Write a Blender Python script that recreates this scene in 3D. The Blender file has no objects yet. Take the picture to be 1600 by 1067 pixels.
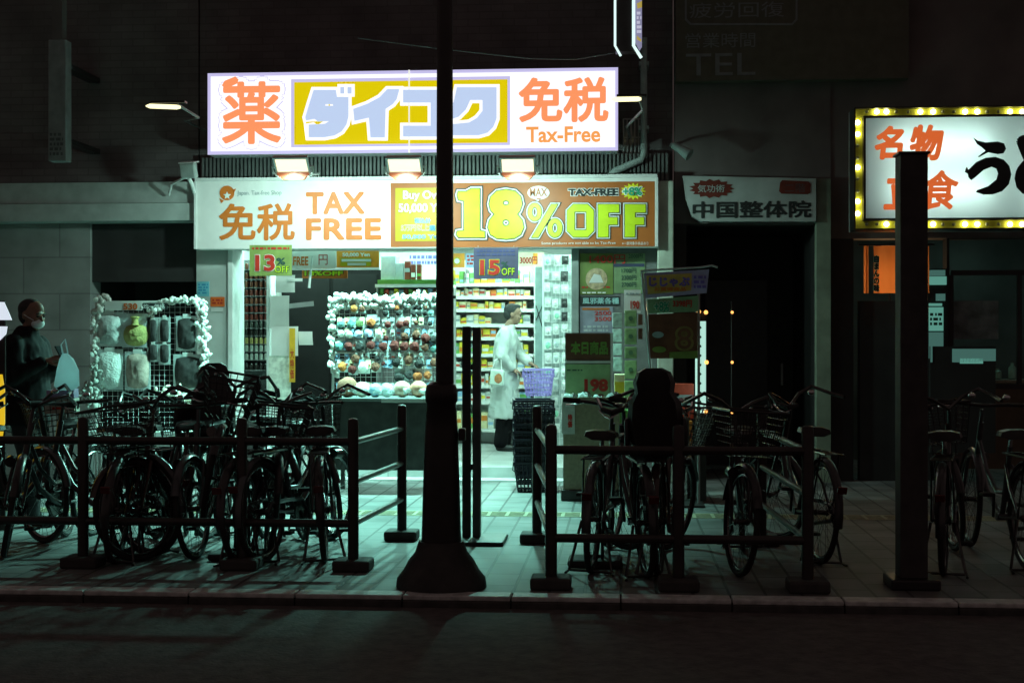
import bpy, bmesh, math, random
from mathutils import Vector, Matrix, Euler, noise as mnoise

S = bpy.context.scene
COL = S.collection
R = math.radians
random.seed(7)

# ------------------------------------------------------------------ camera, world, exposure
F = 2222.0                       # focal length in photo pixels (50 mm on 36 mm)
CZ = 1.40                        # eye height over the pavement
YAW = math.atan(0.0765)          # the shop front is seen slightly from its right
cam = bpy.data.cameras.new("camera")
cam.lens = 50.0; cam.sensor_width = 36.0; cam.clip_end = 300; cam.clip_start = 0.1
co = bpy.data.objects.new("camera", cam); COL.objects.link(co)
co.location = (0, 0, CZ); co.rotation_euler = (R(90), 0, YAW)
S.camera = co

W = bpy.data.worlds.new("World"); S.world = W; W.use_nodes = True
bg = W.node_tree.nodes["Background"]
bg.inputs[0].default_value = (1.0, 0.72, 0.67, 1); bg.inputs[1].default_value = 0.062
S.view_settings.view_transform = 'Standard'; S.view_settings.look = 'None'
S.view_settings.exposure = 0.0; S.view_settings.gamma = 1.0
S.cycles.use_denoising = True
S.cycles.max_bounces = 6; S.cycles.diffuse_bounces = 3; S.cycles.glossy_bounces = 3
S.cycles.sample_clamp_indirect = 4.0

FLOOD = 1.35                    # flood-lamp radiance
ROOM = 30.0                      # shop ceiling light radiance
TEAL = (0.34, 1.0, 0.83)
SIGN_LIGHT = (0.62, 1.0, 0.87)

BEAM = 78.0                     # flood-lamp beam, watts
ADDED_DOWN_BEAM = 650.0                # second spot added in each floodlight to light the pavement
FRONT = 38.0                     # front row of shop ceiling lights

def at(px, py, Y):
    """photo pixel on the vertical plane Y -> world X, Z"""
    u = (px - 800.0) / F; v = -(py - 533.5) / F
    c, s = math.cos(YAW), math.sin(YAW)
    dx, dy = -s + c * u, c + s * u
    t = Y / dy
    return t * dx, CZ + t * v
def ax(px, Y): return at(px, 533, Y)[0]
def az(px, py, Y): return at(px, py, Y)[1]
def rect(r, Y):
    x0, x1 = ax(r[0], Y), ax(r[2], Y)
    m = (r[0] + r[2]) / 2
    return x0, x1, az(m, r[3], Y), az(m, r[1], Y)

# ------------------------------------------------------------------ materials
MATS = {}
def srgb(r, g, b):
    f = lambda c: (c / 255 / 12.92) if c / 255 <= 0.04045 else ((c / 255 + 0.055) / 1.055) ** 2.4
    return (f(r), f(g), f(b))
def M(name, col, rough=0.6, metal=0.0, var=0.18, scale=9.0, bump=0.0, spec=0.5, coat=0.0):
    if name in MATS: return MATS[name]
    m = bpy.data.materials.new(name); m.use_nodes = True
    nt = m.node_tree; b = nt.nodes["Principled BSDF"]
    tc = nt.nodes.new("ShaderNodeTexCoord"); n = nt.nodes.new("ShaderNodeTexNoise")
    n.inputs["Scale"].default_value = scale; n.inputs["Detail"].default_value = 5
    nt.links.new(tc.outputs["Object"], n.inputs["Vector"])
    rp = nt.nodes.new("ShaderNodeValToRGB")
    rp.color_ramp.elements[0].position = 0.3; rp.color_ramp.elements[1].position = 0.7
    rp.color_ramp.elements[0].color = tuple(max(0, c * (1 - var)) for c in col) + (1,)
    rp.color_ramp.elements[1].color = tuple(min(1, c * (1 + var)) for c in col) + (1,)
    nt.links.new(n.outputs["Fac"], rp.inputs["Fac"]); nt.links.new(rp.outputs["Color"], b.inputs["Base Color"])
    b.inputs["Roughness"].default_value = rough; b.inputs["Metallic"].default_value = metal
    b.inputs["Specular IOR Level"].default_value = spec; b.inputs["Coat Weight"].default_value = coat
    if bump:
        bp = nt.nodes.new("ShaderNodeBump"); bp.inputs["Strength"].default_value = bump; bp.inputs["Distance"].default_value = 0.02
        n2 = nt.nodes.new("ShaderNodeTexNoise"); n2.inputs["Scale"].default_value = scale * 3; n2.inputs["Detail"].default_value = 6
        nt.links.new(tc.outputs["Object"], n2.inputs["Vector"])
        nt.links.new(n2.outputs["Fac"], bp.inputs["Height"]); nt.links.new(bp.outputs["Normal"], b.inputs["Normal"])
    MATS[name] = m
    return m
def E(name, col, strength=1.0, base=0.3):
    if name in MATS: return MATS[name]
    m = bpy.data.materials.new(name); m.use_nodes = True
    b = m.node_tree.nodes["Principled BSDF"]
    b.inputs["Base Color"].default_value = tuple(c * base for c in col) + (1,)
    b.inputs["Emission Color"].default_value = tuple(col) + (1,)
    b.inputs["Emission Strength"].default_value = strength
    MATS[name] = m
    return m
def brickmat(name, c1, c2, mortar, w, h, axes, msize=0.012, rough=0.7, bump=0.4, offset=0.5, spec=0.5, dirt=0.35):
    m = bpy.data.materials.new(name); m.use_nodes = True
    nt = m.node_tree; b = nt.nodes["Principled BSDF"]
    tc = nt.nodes.new("ShaderNodeTexCoord"); sep = nt.nodes.new("ShaderNodeSeparateXYZ"); cmb = nt.nodes.new("ShaderNodeCombineXYZ")
    nt.links.new(tc.outputs["Object"], sep.inputs[0])
    nt.links.new(sep.outputs[axes[0]], cmb.inputs[0]); nt.links.new(sep.outputs[axes[1]], cmb.inputs[1])
    br = nt.nodes.new("ShaderNodeTexBrick"); br.offset = offset
    br.inputs["Scale"].default_value = 1; br.inputs["Brick Width"].default_value = w; br.inputs["Row Height"].default_value = h
    br.inputs["Mortar Size"].default_value = msize
    br.inputs["Color1"].default_value = c1 + (1,); br.inputs["Color2"].default_value = c2 + (1,); br.inputs["Mortar"].default_value = mortar + (1,)
    nt.links.new(cmb.outputs[0], br.inputs["Vector"])
    n = nt.nodes.new("ShaderNodeTexNoise"); n.inputs["Scale"].default_value = 2.3; n.inputs["Detail"].default_value = 8
    nt.links.new(tc.outputs["Object"], n.inputs["Vector"])
    mp = nt.nodes.new("ShaderNodeMapRange"); mp.inputs[1].default_value = 0.3; mp.inputs[2].default_value = 0.7
    mp.inputs[3].default_value = 1 - dirt; mp.inputs[4].default_value = 1 + dirt * 0.4
    nt.links.new(n.outputs["Fac"], mp.inputs[0])
    mx = nt.nodes.new("ShaderNodeMix"); mx.data_type = 'RGBA'; mx.blend_type = 'MULTIPLY'; mx.inputs["Factor"].default_value = 1
    nt.links.new(br.outputs["Color"], mx.inputs["A"]); nt.links.new(mp.outputs[0], mx.inputs["B"])
    nt.links.new(mx.outputs["Result"], b.inputs["Base Color"])
    bp = nt.nodes.new("ShaderNodeBump"); bp.inputs["Strength"].default_value = bump; bp.inputs["Distance"].default_value = 0.01; bp.invert = True
    nt.links.new(br.outputs["Fac"], bp.inputs["Height"]); nt.links.new(bp.outputs["Normal"], b.inputs["Normal"])
    b.inputs["Roughness"].default_value = rough; b.inputs["Specular IOR Level"].default_value = spec
    MATS[name] = m
    return m

white = M("white_board", (0.80, 0.80, 0.78), 0.45, var=0.04)
white_metal = M("white_enamel", (0.72, 0.74, 0.73), 0.4, var=0.08)
grey_metal = M("grey_metal", (0.32, 0.33, 0.33), 0.4, 0.4, bump=0.05)
chrome = M("chrome", (0.6, 0.6, 0.6), 0.2, 1.0, var=0.1)
dark_steel = M("darkened_steel", (0.085, 0.083, 0.08), 0.28, 1.0, var=0.4, scale=20)  # metal darkened in colour so the backlit bicycles read as silhouettes
black_paint = M("black_paint", (0.022, 0.018, 0.018), 0.35, var=0.3)
bike_black = M("bicycle_black", (0.02, 0.019, 0.02), 0.3, var=0.3, coat=0.3)
bike_brown = M("bicycle_brown", (0.05, 0.028, 0.022), 0.3, var=0.3, coat=0.3)
bike_grey = M("bicycle_grey", (0.07, 0.075, 0.08), 0.3, 0.3, var=0.3, coat=0.3)
rubber = M("rubber", (0.016, 0.015, 0.015), 0.75, var=0.3)
vinyl = M("saddle_vinyl", (0.02, 0.018, 0.018), 0.4, var=0.3)
dark_wall = brickmat("dark_tile_wall", (0.15, 0.14, 0.138), (0.125, 0.115, 0.113), (0.11, 0.10, 0.098), 0.24, 0.075, ("X", "Z"), 0.006, 0.6, 0.3)
dark_plaster = M("dark_plaster", (0.14, 0.125, 0.12), 0.8, var=0.25, scale=2.0, bump=0.2)
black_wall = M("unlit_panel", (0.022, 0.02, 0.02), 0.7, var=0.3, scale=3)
block_wall = brickmat("concrete_block_wall", (0.30, 0.31, 0.30), (0.27, 0.28, 0.27), (0.20, 0.2, 0.2), 0.78, 0.38, ("X", "Z"), 0.008, 0.85, 0.3)
concrete = M("concrete", (0.36, 0.37, 0.36), 0.85, var=0.2, scale=4, bump=0.2)
pillar_paint = M("pillar_paint", (0.50, 0.53, 0.51), 0.5, var=0.08, scale=5)
orange_ink = M("orange_ink", (0.66, 0.17, 0.022), 0.5, var=0.08)
brown_ink = M("brown_vinyl_print", (0.43, 0.125, 0.024), 0.45, var=0.12, scale=4)
yellow_ink = M("yellow_vinyl_print", (.52, .40, .004), 0.45, var=0.08)
lime_ink = M("lime_vinyl_print", srgb(200, 225, 30), 0.45, var=0.10, scale=5)
white_ink = M("white_vinyl_print", (0.82, 0.82, 0.8), 0.45, var=0.03)
black_ink = M("black_vinyl_print", (0.02, 0.025, 0.025), 0.5)
green_dark_ink = M("dark_green_print", (0.02, 0.07, 0.055), 0.5)
blue_ink = M("blue_print", srgb(60, 150, 190), 0.5)
red_ink = M("red_print", srgb(185, 45, 30), 0.5)
violet_card = M("violet_card", (0.075, 0.075, 0.14), 0.5)
lime_card = M("lime_card", (0.22, 0.30, 0.08), 0.5)
paper = M("white_paper", (0.78, 0.78, 0.76), 0.7, var=0.05)
plastic_clear = M("cloudy_plastic", (0.62, 0.68, 0.68), 0.15, var=0.2, scale=30, bump=0.5, coat=0.5)
fluff = M("white_fluff", (0.85, 0.84, 0.80), 0.9, var=0.08, scale=40, bump=0.3)

def thin(m, col, f):
    """let some light through a thin material"""
    nt = m.node_tree; b = nt.nodes["Principled BSDF"]; t = nt.nodes.new("ShaderNodeBsdfTranslucent"); x = nt.nodes.new("ShaderNodeMixShader")
    t.inputs[0].default_value = tuple(col) + (1,); x.inputs[0].default_value = f
    nt.links.new(b.outputs[0], x.inputs[1]); nt.links.new(t.outputs[0], x.inputs[2]); nt.links.new(x.outputs[0], nt.nodes["Material Output"].inputs[0])
thin(plastic_clear, (.85, .9, .9), .45); thin(fluff, (.9, .9, .86), .35); thin(paper, (.8, .8, .76), .25)

# ------------------------------------------------------------------ mesh builder
WL = {}
class MB:
    def __init__(s): s.bm = bmesh.new()
    def box(s, x0, x1, y0, y1, z0, z1, bev=0.0):
        r = bmesh.ops.create_cube(s.bm, size=1)
        for v in r['verts']:
            v.co = Vector((x0 + (v.co.x + .5) * (x1 - x0), y0 + (v.co.y + .5) * (y1 - y0), z0 + (v.co.z + .5) * (z1 - z0)))
        if bev:
            es = list({e for v in r['verts'] for e in v.link_edges})
            bmesh.ops.bevel(s.bm, geom=es, offset=bev, segments=2, affect='EDGES', profile=0.5)
        return s
    def obox(s, c, size, rot=(0, 0, 0), bev=0.0):
        m = Matrix.Translation(c) @ Euler(rot).to_matrix().to_4x4() @ Matrix.Diagonal(tuple(size) + (1,))
        r = bmesh.ops.create_cube(s.bm, size=1, matrix=m)
        if bev:
            es = list({e for v in r['verts'] for e in v.link_edges})
            bmesh.ops.bevel(s.bm, geom=es, offset=bev, segments=2, affect='EDGES', profile=0.5)
        return s
    def tube(s, pts, r, seg=8, closed=False):
        pts = [Vector(p) for p in pts]; n = len(pts)
        rs = r if isinstance(r, (list, tuple)) else [r] * n
        up = None; rings = []
        for i, p in enumerate(pts):
            a = pts[i - 1] if (i > 0 or closed) else p
            b = pts[(i + 1) % n] if (i < n - 1 or closed) else p
            t = (b - a).normalized()
            if up is None:
                up = Vector((0, 0, 1)) if abs(t.z) < 0.9 else Vector((1, 0, 0))
            x = t.cross(up)
            if x.length < 1e-5: x = t.cross(Vector((0.3, 1, 0.2)))
            x.normalize(); y = x.cross(t).normalized(); up = y
            rings.append([s.bm.verts.new(p + (x * math.cos(k * 2 * math.pi / seg) + y * math.sin(k * 2 * math.pi / seg)) * rs[i]) for k in range(seg)])
        for i in range(n if closed else n - 1):
            A, B = rings[i], rings[(i + 1) % n]
            for k in range(seg):
                s.bm.faces.new((A[k], A[(k + 1) % seg], B[(k + 1) % seg], B[k]))
        if not closed:
            s.bm.faces.new(rings[0][::-1]); s.bm.faces.new(rings[-1])
        return s
    def lathe(s, prof, c=(0, 0, 0), seg=20, mat=None):
        c = Vector(c); rings = []
        for (r, z) in prof:
            ring = []
            for k in range(seg):
                a = 2 * math.pi * k / seg
                v = Vector((r * math.cos(a), r * math.sin(a), z))
                if mat: v = mat @ v
                ring.append(s.bm.verts.new(c + v))
            rings.append(ring)
        for A, B in zip(rings, rings[1:]):
            for k in range(seg): s.bm.faces.new((A[k], A[(k + 1) % seg], B[(k + 1) % seg], B[k]))
        s.bm.faces.new(rings[0][::-1]); s.bm.faces.new(rings[-1])
        return s
    def ball(s, c, r, sub=2, jit=0.0, rot=(0, 0, 0)):
        if not isinstance(r, (tuple, list)): r = (r, r, r)
        m = Matrix.Translation(c) @ Euler(rot).to_matrix().to_4x4() @ Matrix.Diagonal(tuple(r) + (1,))
        q = bmesh.ops.create_icosphere(s.bm, subdivisions=sub, radius=1, matrix=m)
        if jit:
            for v in q['verts']:
                v.co += (v.co - Vector(c)) * random.uniform(-jit, jit)
        return s
    def capsule(s, a, b, ra, rb, seg=12):
        a, b = Vector(a), Vector(b)
        s.tube([a, b], [ra, rb], seg); s.ball(a, ra, 2); s.ball(b, rb, 2)
        return s
    def prism(s, pts, y0, y1):
        """polygon in X,Z swept along Y"""
        A = [s.bm.verts.new((x, y0, z)) for x, z in pts]; B = [s.bm.verts.new((x, y1, z)) for x, z in pts]
        n = len(pts)
        s.bm.faces.new(A); s.bm.faces.new(B[::-1])
        for i in range(n): s.bm.faces.new((A[i], B[i], B[(i + 1) % n], A[(i + 1) % n]))
        return s
    def torus(s, c, R_, r, axis='Y', seg=32, seg2=8):
        pts = []
        for k in range(seg):
            a = 2 * math.pi * k / seg; u, v = R_ * math.cos(a), R_ * math.sin(a)
            pts.append(Vector(c) + {'X': Vector((0, u, v)), 'Y': Vector((u, 0, v)), 'Z': Vector((u, v, 0))}[axis])
        return s.tube(pts, r, seg2, True)
    def panel(s, r, Y, th=0.01, bev=0.0):
        x0, x1, z0, z1 = rect(r, Y)
        return s.box(x0, x1, Y, Y + th, z0, z1, bev)
    def mesh(s, name, mat, smooth=False):
        bmesh.ops.recalc_face_normals(s.bm, faces=s.bm.faces)
        me = bpy.data.meshes.new(name); s.bm.to_mesh(me); s.bm.free()
        return fin(me, mat, smooth)
    def build(s, name, mat, parent=None, smooth=False):
        return put(s.mesh(name, mat, smooth), name, parent)
def fin(me, mat, smooth=False):
    me.materials.clear(); me.materials.append(mat)
    if smooth:
        me.polygons.foreach_set("use_smooth", [True] * len(me.polygons))
        me.set_sharp_from_angle(angle=R(42))
    return me
def put(me, name, parent=None):
    o = bpy.data.objects.new(name, me); COL.objects.link(o)
    if parent is not None:
        w = WL[parent]; me.transform(Matrix.Translation(-w)); o.parent = parent; WL[o] = w
    else:
        vs = [v.co for v in me.vertices]
        w = Vector(((min(v.x for v in vs) + max(v.x for v in vs)) / 2, (min(v.y for v in vs) + max(v.y for v in vs)) / 2, min(v.z for v in vs)))
        me.transform(Matrix.Translation(-w)); o.location = w; WL[o] = w
    return o
def tag(o, label, cat, group=None):
    o["label"] = label; o["category"] = cat
    if group: o["group"] = group
    return o
def struct(o): o["kind"] = "structure"; return o
def thing(name, label, cat, loc, group=None):
    o = bpy.data.objects.new(name, None); COL.objects.link(o); o.empty_display_size = 0.1
    o.location = loc; WL[o] = Vector(loc)
    return tag(o, label, cat, group)
def copy_tree(o, parent=None):
    c = o.copy(); COL.objects.link(c)
    if parent is not None: c.parent = parent
    for ch in o.children: copy_tree(ch, c)
    return c
def eval_mesh(data_or_obj):
    o = data_or_obj
    COL.objects.link(o)
    dg = bpy.context.evaluated_depsgraph_get(); dg.update()
    me = bpy.data.meshes.new_from_object(o.evaluated_get(dg))
    d = o.data
    bpy.data.objects.remove(o)
    return me
def textmesh(s, bold, depth=0.5, shear=0.0, spacing=1.0):
    c = bpy.data.curves.new("t", 'FONT'); c.body = s; c.size = 1; c.offset = bold; c.extrude = depth; c.shear = shear
    c.space_character = spacing; c.resolution_u = 4
    c.space_line = 1.0; c.align_x = 'LEFT'
    return eval_mesh(bpy.data.objects.new("t", c))
def boldcopies(me, bold):
    """thicken strokes of dense characters by stacked shifted copies"""
    if bold <= 0: return me
    bm = bmesh.new(); n = 8 if bold < .06 else 12
    for i in range(n + 1):
        d = Vector((0, 0, 0)) if i == n else Vector((math.cos(2 * math.pi * i / n), math.sin(2 * math.pi * i / n), 0)) * bold
        tmp = bmesh.new(); tmp.from_mesh(me)
        for v in tmp.verts: v.co += d; v.co.z = .5 - .06 * i
        m2 = bpy.data.meshes.new("b"); tmp.to_mesh(m2); tmp.free(); bm.from_mesh(m2); bpy.data.meshes.remove(m2)
    bm.to_mesh(me); bm.free()
    return me
def bounds(me):
    xs = [v.co.x for v in me.vertices]; ys = [v.co.y for v in me.vertices]
    return min(xs), max(xs), min(ys), max(ys)
LAYER = 0.004
def text(parent, s, r, Y, layers, name="lettering", shear=0.0, spacing=1.0, th=0.003):
    """layers: [(material, boldness)] back to front; the front one is fitted to pixel rect r on plane Y"""
    x0, x1, z0, z1 = rect(r, Y)
    bx = None; prev = None
    for i in range(len(layers) - 1, -1, -1):
        mat, bold = layers[i]
        cjk = any(ord(ch) > 0x2e80 for ch in s) or s in ("TAX", "FREE")
        if cjk: me = boldcopies(textmesh(s, 0.0, 0.0, shear, spacing), bold)
        else: me = textmesh(s, bold, 0.5, shear, spacing)
        if bx is None: bx = bounds(me)
        sx = (x1 - x0) / (bx[1] - bx[0]); sz = (z1 - z0) / (bx[3] - bx[2])
        yb = Y - LAYER * (i + 1)
        for v in me.vertices:
            v.co = Vector((x0 + (v.co.x - bx[0]) * sx, yb - (v.co.z) * th, z0 + (v.co.y - bx[2]) * sz))
        put(fin(me, mat), name, parent)
def shape(parent, polys, Y, layers, name="lettering", th=0.003, conv=None):
    """pixel polygons (outer rings and holes) with offset outlines"""
    conv = conv or (lambda p: p)
    for i, (mat, off) in enumerate(layers):
        c = bpy.data.curves.new("s", 'CURVE'); c.dimensions = '2D'; c.fill_mode = 'BOTH'; c.offset = off; c.extrude = th / 2
        for poly in polys:
            sp = c.splines.new('POLY'); sp.points.add(len(poly) - 1); sp.use_cyclic_u = True
            for pt, p in zip(sp.points, poly):
                X, Z = at(*conv(p), Y); pt.co = (X, Z, 0, 1)
        me = eval_mesh(bpy.data.objects.new("s", c))
        yb = Y - LAYER * (i + 1)
        for v in me.vertices: v.co = Vector((v.co.x, yb - v.co.z, v.co.y))
        put(fin(me, mat), name, parent)
def star(cx, cy, rx, ry, n=14, k=0.75):
    return [(cx + rx * (1 if i % 2 == 0 else k) * math.cos(math.pi * i / n), cy - ry * (1 if i % 2 == 0 else k) * math.sin(math.pi * i / n)) for i in range(2 * n)]
def oval(cx, cy, rx, ry, n=24):
    return [(cx + rx * math.cos(2 * math.pi * i / n), cy - ry * math.sin(2 * math.pi * i / n)) for i in range(n)]
def fuse(bm, name, mat, parent, voxel=0.006, smooth=3, crease=0.0):
    me = bpy.data.meshes.new("f"); bmesh.ops.recalc_face_normals(bm, faces=bm.faces); bm.to_mesh(me); bm.free()
    o = bpy.data.objects.new("f", me)
    m = o.modifiers.new("r", 'REMESH'); m.mode = 'VOXEL'; m.voxel_size = voxel
    if smooth:
        q = o.modifiers.new("s", 'SMOOTH'); q.factor = 0.5; q.iterations = smooth
    me2 = eval_mesh(o)
    if crease:
        for v in me2.vertices:
            p = v.co
            d = mnoise.noise(Vector((p.x * 9, p.y * 9, p.z * 5))) + 0.6 * mnoise.noise(Vector((p.x * 22, p.y * 22, p.z * 13)))
            v.co = p + v.normal * d * crease
    me2.polygons.foreach_set("use_smooth", [True] * len(me2.polygons))
    me2.materials.clear(); me2.materials.append(mat)
    return put(me2, name, parent)

# ------------------------------------------------------------------ ground
KERB_Y = 7.75; YF = 14.5
road_mat = M("asphalt", (0.085, 0.072, 0.07), 0.85, var=0.35, scale=14, bump=0.5)
pave_mat = brickmat("pavement_tiles", (0.20, 0.20, 0.197), (0.145, 0.145, 0.143), (0.05, 0.05, 0.05), 0.40, 0.20, ("Y", "X"), 0.009, 0.62, 0.5, dirt=0.5)
b = MB(); b.box(-60, 60, -30, KERB_Y, -0.32, -0.06); struct(b.build("road", road_mat))
b = MB(); b.box(-60, 60, KERB_Y + 0.15, 40, -0.32, 0.0); struct(b.build("pavement", pave_mat))
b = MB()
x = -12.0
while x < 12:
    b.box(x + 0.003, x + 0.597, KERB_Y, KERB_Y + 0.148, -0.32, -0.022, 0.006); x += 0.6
struct(b.build("kerb", M("shaded_kerb_stone", (0.055, 0.052, 0.05), 0.7, var=0.45, scale=12)))  # dark colour stands for the shade on the street face
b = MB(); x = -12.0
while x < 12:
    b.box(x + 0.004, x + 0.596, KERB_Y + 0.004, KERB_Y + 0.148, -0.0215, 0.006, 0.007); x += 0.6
struct(b.build("kerb_lit_top", M("lit_pale_granite", (0.55, 0.55, 0.54), 0.55, var=0.3, scale=18)))  # pale slab added as the lit top edge, light put into its colour
tact = M("tactile_paving_yellow", (0.30, 0.28, 0.18), 0.7, var=0.25, scale=20)
b = MB(); b.box(-14, 14, 11.35, 11.65, 0.0005, 0.004)
k = -40
for i in range(-60, 60):
    for q in range(4): b.box(i * 0.15, i * 0.15 + 0.12, 11.39 + q * 0.062, 11.415 + q * 0.062, 0.004, 0.008)
struct(b.build("tactile_strip", tact))

# ------------------------------------------------------------------ drugstore building
SX0, SX1 = ax(307, YF), ax(1052, YF)
FLOOR = 0.115; BACK = 18.7; CEIL = 2.75
bld = thing("shop_building", "dark two storey building with a brightly lit open drugstore on its ground floor", "building", ((SX0 + SX1) / 2, YF, 0))
X_L = ax(318, YF)
b = MB(); b.box(SX0, SX1, YF + 0.12, YF + 0.4, 3.02, 9.0); b.build("upper_wall", dark_wall, bld)
floor_mat = brickmat("shop_floor_tiles", (0.46, 0.47, 0.46), (0.42, 0.43, 0.42), (0.30, 0.3, 0.3), 0.45, 0.45, ("X", "Y"), 0.006, 0.35, 0.1, 0.0)
b = MB(); b.box(SX0, SX1, YF - 0.02, BACK, 0.0, FLOOR); b.build("shop_floor", floor_mat, bld)
b = MB(); b.box(ax(366, YF), ax(1000, YF), YF - 0.34, YF - 0.02, 0.0, 0.012); b.build("doorstep", M("doorstep_stone", (0.5, 0.5, 0.49), 0.6), bld)
b = MB(); b.box(SX0, SX1, BACK, BACK + 0.2, 0, CEIL); b.build("back_wall", pillar_paint, bld)
b = MB(); b.box(SX0, SX1, YF + 0.4, BACK, CEIL, CEIL + 0.2); b.build("ceiling", white_metal, bld)
for x0, x1 in ((SX0, SX0 + 0.12), (SX1 - 0.12, SX1)):
    b = MB(); b.box(x0, x1, YF + 0.42, BACK, FLOOR, CEIL); b.build("side_wall", pillar_paint, bld)
b = MB(); b.box(ax(307, YF), ax(357, YF), YF, YF + 0.4, 0, 2.36); b.build("pillar", pillar_paint, bld)
b = MB(); b.box(ax(357, YF) + .003, ax(366, YF), YF - 0.05, YF + 0.4, 0, 2.36, 0.01); b.build("shutter_rail", white_metal, bld)
b = MB(); b.box(ax(893, YF), ax(905, YF), YF - 0.05, YF + 0.4, 0, 2.36, 0.01); b.build("shutter_rail", M("dull_rail", (0.22, 0.26, 0.25), 0.5), bld)
b = MB(); b.box(ax(905, YF) + .003, ax(1026, YF), YF, YF + 0.35, 0, 2.36); b.build("front_panel", M("front_panel_paint", (0.14, 0.15, 0.15), 0.5), bld)
b = MB(); b.box(ax(1026, YF) + .003, ax(1051, YF), YF - 0.25, YF + 0.35, 0, 3.0, 0.01); b.build("pillar", M("corner_pillar_paint", (0.48, 0.55, 0.46), 0.5), bld)
b = MB(); b.box(ax(318, YF), ax(1022, YF), YF - 0.1, YF + 0.35, 2.362, 2.43); b.build("shutter_box", M("shutter_grey", (0.16, 0.2, 0.19), 0.5), bld)
b = MB(); b.box(ax(320, YF), ax(1022, YF), YF + 0.1, YF + 0.34, 2.432, 3.018); b.build("lintel", dark_plaster, bld)
# ribbed strip above the hoarding
b = MB()
xa, xb = ax(318, YF), ax(1046, YF); n = 118
for i in range(n):
    x = xa + (xb - xa) * i / n
    b.box(x, x + 0.022, YF - 0.06, YF + 0.09, 3.03, 3.30)
b.box(xa, xb, YF + 0.02, YF + 0.10, 3.024, 3.31)
b.build("ribbed_fascia", M("ribbed_sheet", (0.15, 0.17, 0.165), 0.5, 0.3), bld)
# barred window and drain pipe right of the big sign
x0, x1, z0, z1 = rect((974, 185, 1004, 272), YF)
b = MB(); b.box(x0, x1, YF + 0.075, YF + 0.118, z0, z1); wn = b.build("window", M("dim_window_glass", (0.08, 0.11, 0.11), 0.15), bld)
b = MB()
for i in range(6): b.box(x0 + (x1 - x0) * i / 5 - .006, x0 + (x1 - x0) * i / 5 + .006, YF + 0.03, YF + 0.045, z0, z1)
for i in range(4): b.box(x0, x1, YF + 0.047, YF + 0.06, z0 + (z1 - z0) * i / 3 - .006, z0 + (z1 - z0) * i / 3 + .006)
b.build("window_bars", grey_metal, wn)
pp = [at(1006, 60, 14.35), at(1006, 240, 14.35), at(1002, 250, 14.35), at(960, 268, 14.35), at(950, 277, 14.35)]
b = MB(); b.tube([(x, 14.35, z) for x, z in pp], 0.035, 10)
for q in (100, 200):
    X, Z = at(1006, q, 14.35); b.box(X - 0.05, X + 0.05, 14.33, YF + 0.12, Z - 0.02, Z + 0.02)
b.build("drain_pipe", M("drain_pipe_paint", (0.34, 0.42, 0.40), 0.5), bld, True)

# hoarding (banner) -------------------------------------------------
YB = 14.18
hx = ((ax(307, YB) + ax(1026, YB)) / 2)
ban = thing("shop_hoarding", "long printed board reading TAX FREE and 18% OFF over the open shop front", "signboard", (hx, YB, 2.34))
x0, _, z0, _ = rect((307, 283, 610, 387), YB); z1 = az(660, 281, YB); x1 = ax(1025, YB)
z0 = az(660, 387.5, YB)
b = MB(); b.box(x0, x1, YB, YF - 0.105, z0, z1); b.build("board", white, ban)
b = MB(); b.box(x0 - .012, x1 + .012, YB - 0.02, YF - 0.105, z1 + .001, z1 + 0.035); b.box(x0 - .02, x0 - .001, YB - 0.02, YF - .105, z0, z1)
b.box(x1 + .001, x1 + 0.02, YB - 0.02, YF - .105, z0, z1); b.build("edge_trim", white_metal, ban)
def bpanel(r, mat, lay=1, name="printed_panel"):
    a = rect(r, YB); q = MB(); q.box(a[0], a[1], YB - LAYER * lay, YB - 0.0005, a[2], a[3]); return q.build(name, mat, ban)
bpanel((610.5, 286, 707, 386), brown_ink); bpanel((618, 294, 700, 377), yellow_ink, 2)
bpanel((707, 285, 1023, 386), brown_ink)
YT = YB - 0.001
text(ban, "免税", (342, 318, 461, 376), YT, [(orange_ink, 0.022)])
text(ban, "TAX", (478, 300, 570, 335), YT, [(orange_ink, 0.035)], spacing=1.06)
text(ban, "FREE", (478, 341, 596, 375), YT, [(orange_ink, 0.035)], spacing=1.06)
text(ban, "Japan. Tax-free Shop", (371, 298, 440, 307), YT, [(M("grey_print", (0.35, 0.4, 0.42), 0.5), 0.0)])
# round emblem: blossom disc with a bird-like tail
shape(ban, [oval(355, 302, 11.5, 11.5)], YT, [(orange_ink, 0)], "emblem")
shape(ban, [[(355 + (6.5 if i % 2 == 0 else 3) * math.sin(i * math.pi / 5), 306 - (6.5 if i % 2 == 0 else 3) * math.cos(i * math.pi / 5)) for i in range(10)]], YT - LAYER, [(white_ink, 0)], "emblem")
shape(ban, [[(343, 310), (350, 314), (346, 318)]], YT, [(orange_ink, 0)], "emblem"); shape(ban, [[(364, 297), (369, 295), (366, 302)]], YT, [(orange_ink, 0)], "emblem")
YT2 = YB - LAYER * 2 - .001
text(ban, "Buy Over", (630, 298, 698, 315), YT2, [(brown_ink, 0.07), (white_ink, 0.03)])
text(ban, "50,000 Yen", (623, 318, 699, 334), YT2, [(brown_ink, 0.07), (white_ink, 0.03)])
text(ban, "税込計", (648, 341, 673, 349), YT2, [(white_ink, 0.06), (blue_ink, 0.01)])
text(ban, "5万円以上", (627, 351, 670, 361), YT2, [(white_ink, 0.05), (brown_ink, 0.0)])
text(ban, "購入", (671, 352, 690, 361), YT2, [(white_ink, 0.05), (blue_ink, 0.02)])
text(ban, "50,000 Yen", (629, 367, 690, 374), YT2, [(white_ink, 0.05), (blue_ink, 0.0)])
YT1 = YB - LAYER - .001
L3 = [(black_ink, 0.085), (white_ink, 0.06), (black_ink, 0.03), (lime_ink, 0.012)]
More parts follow.
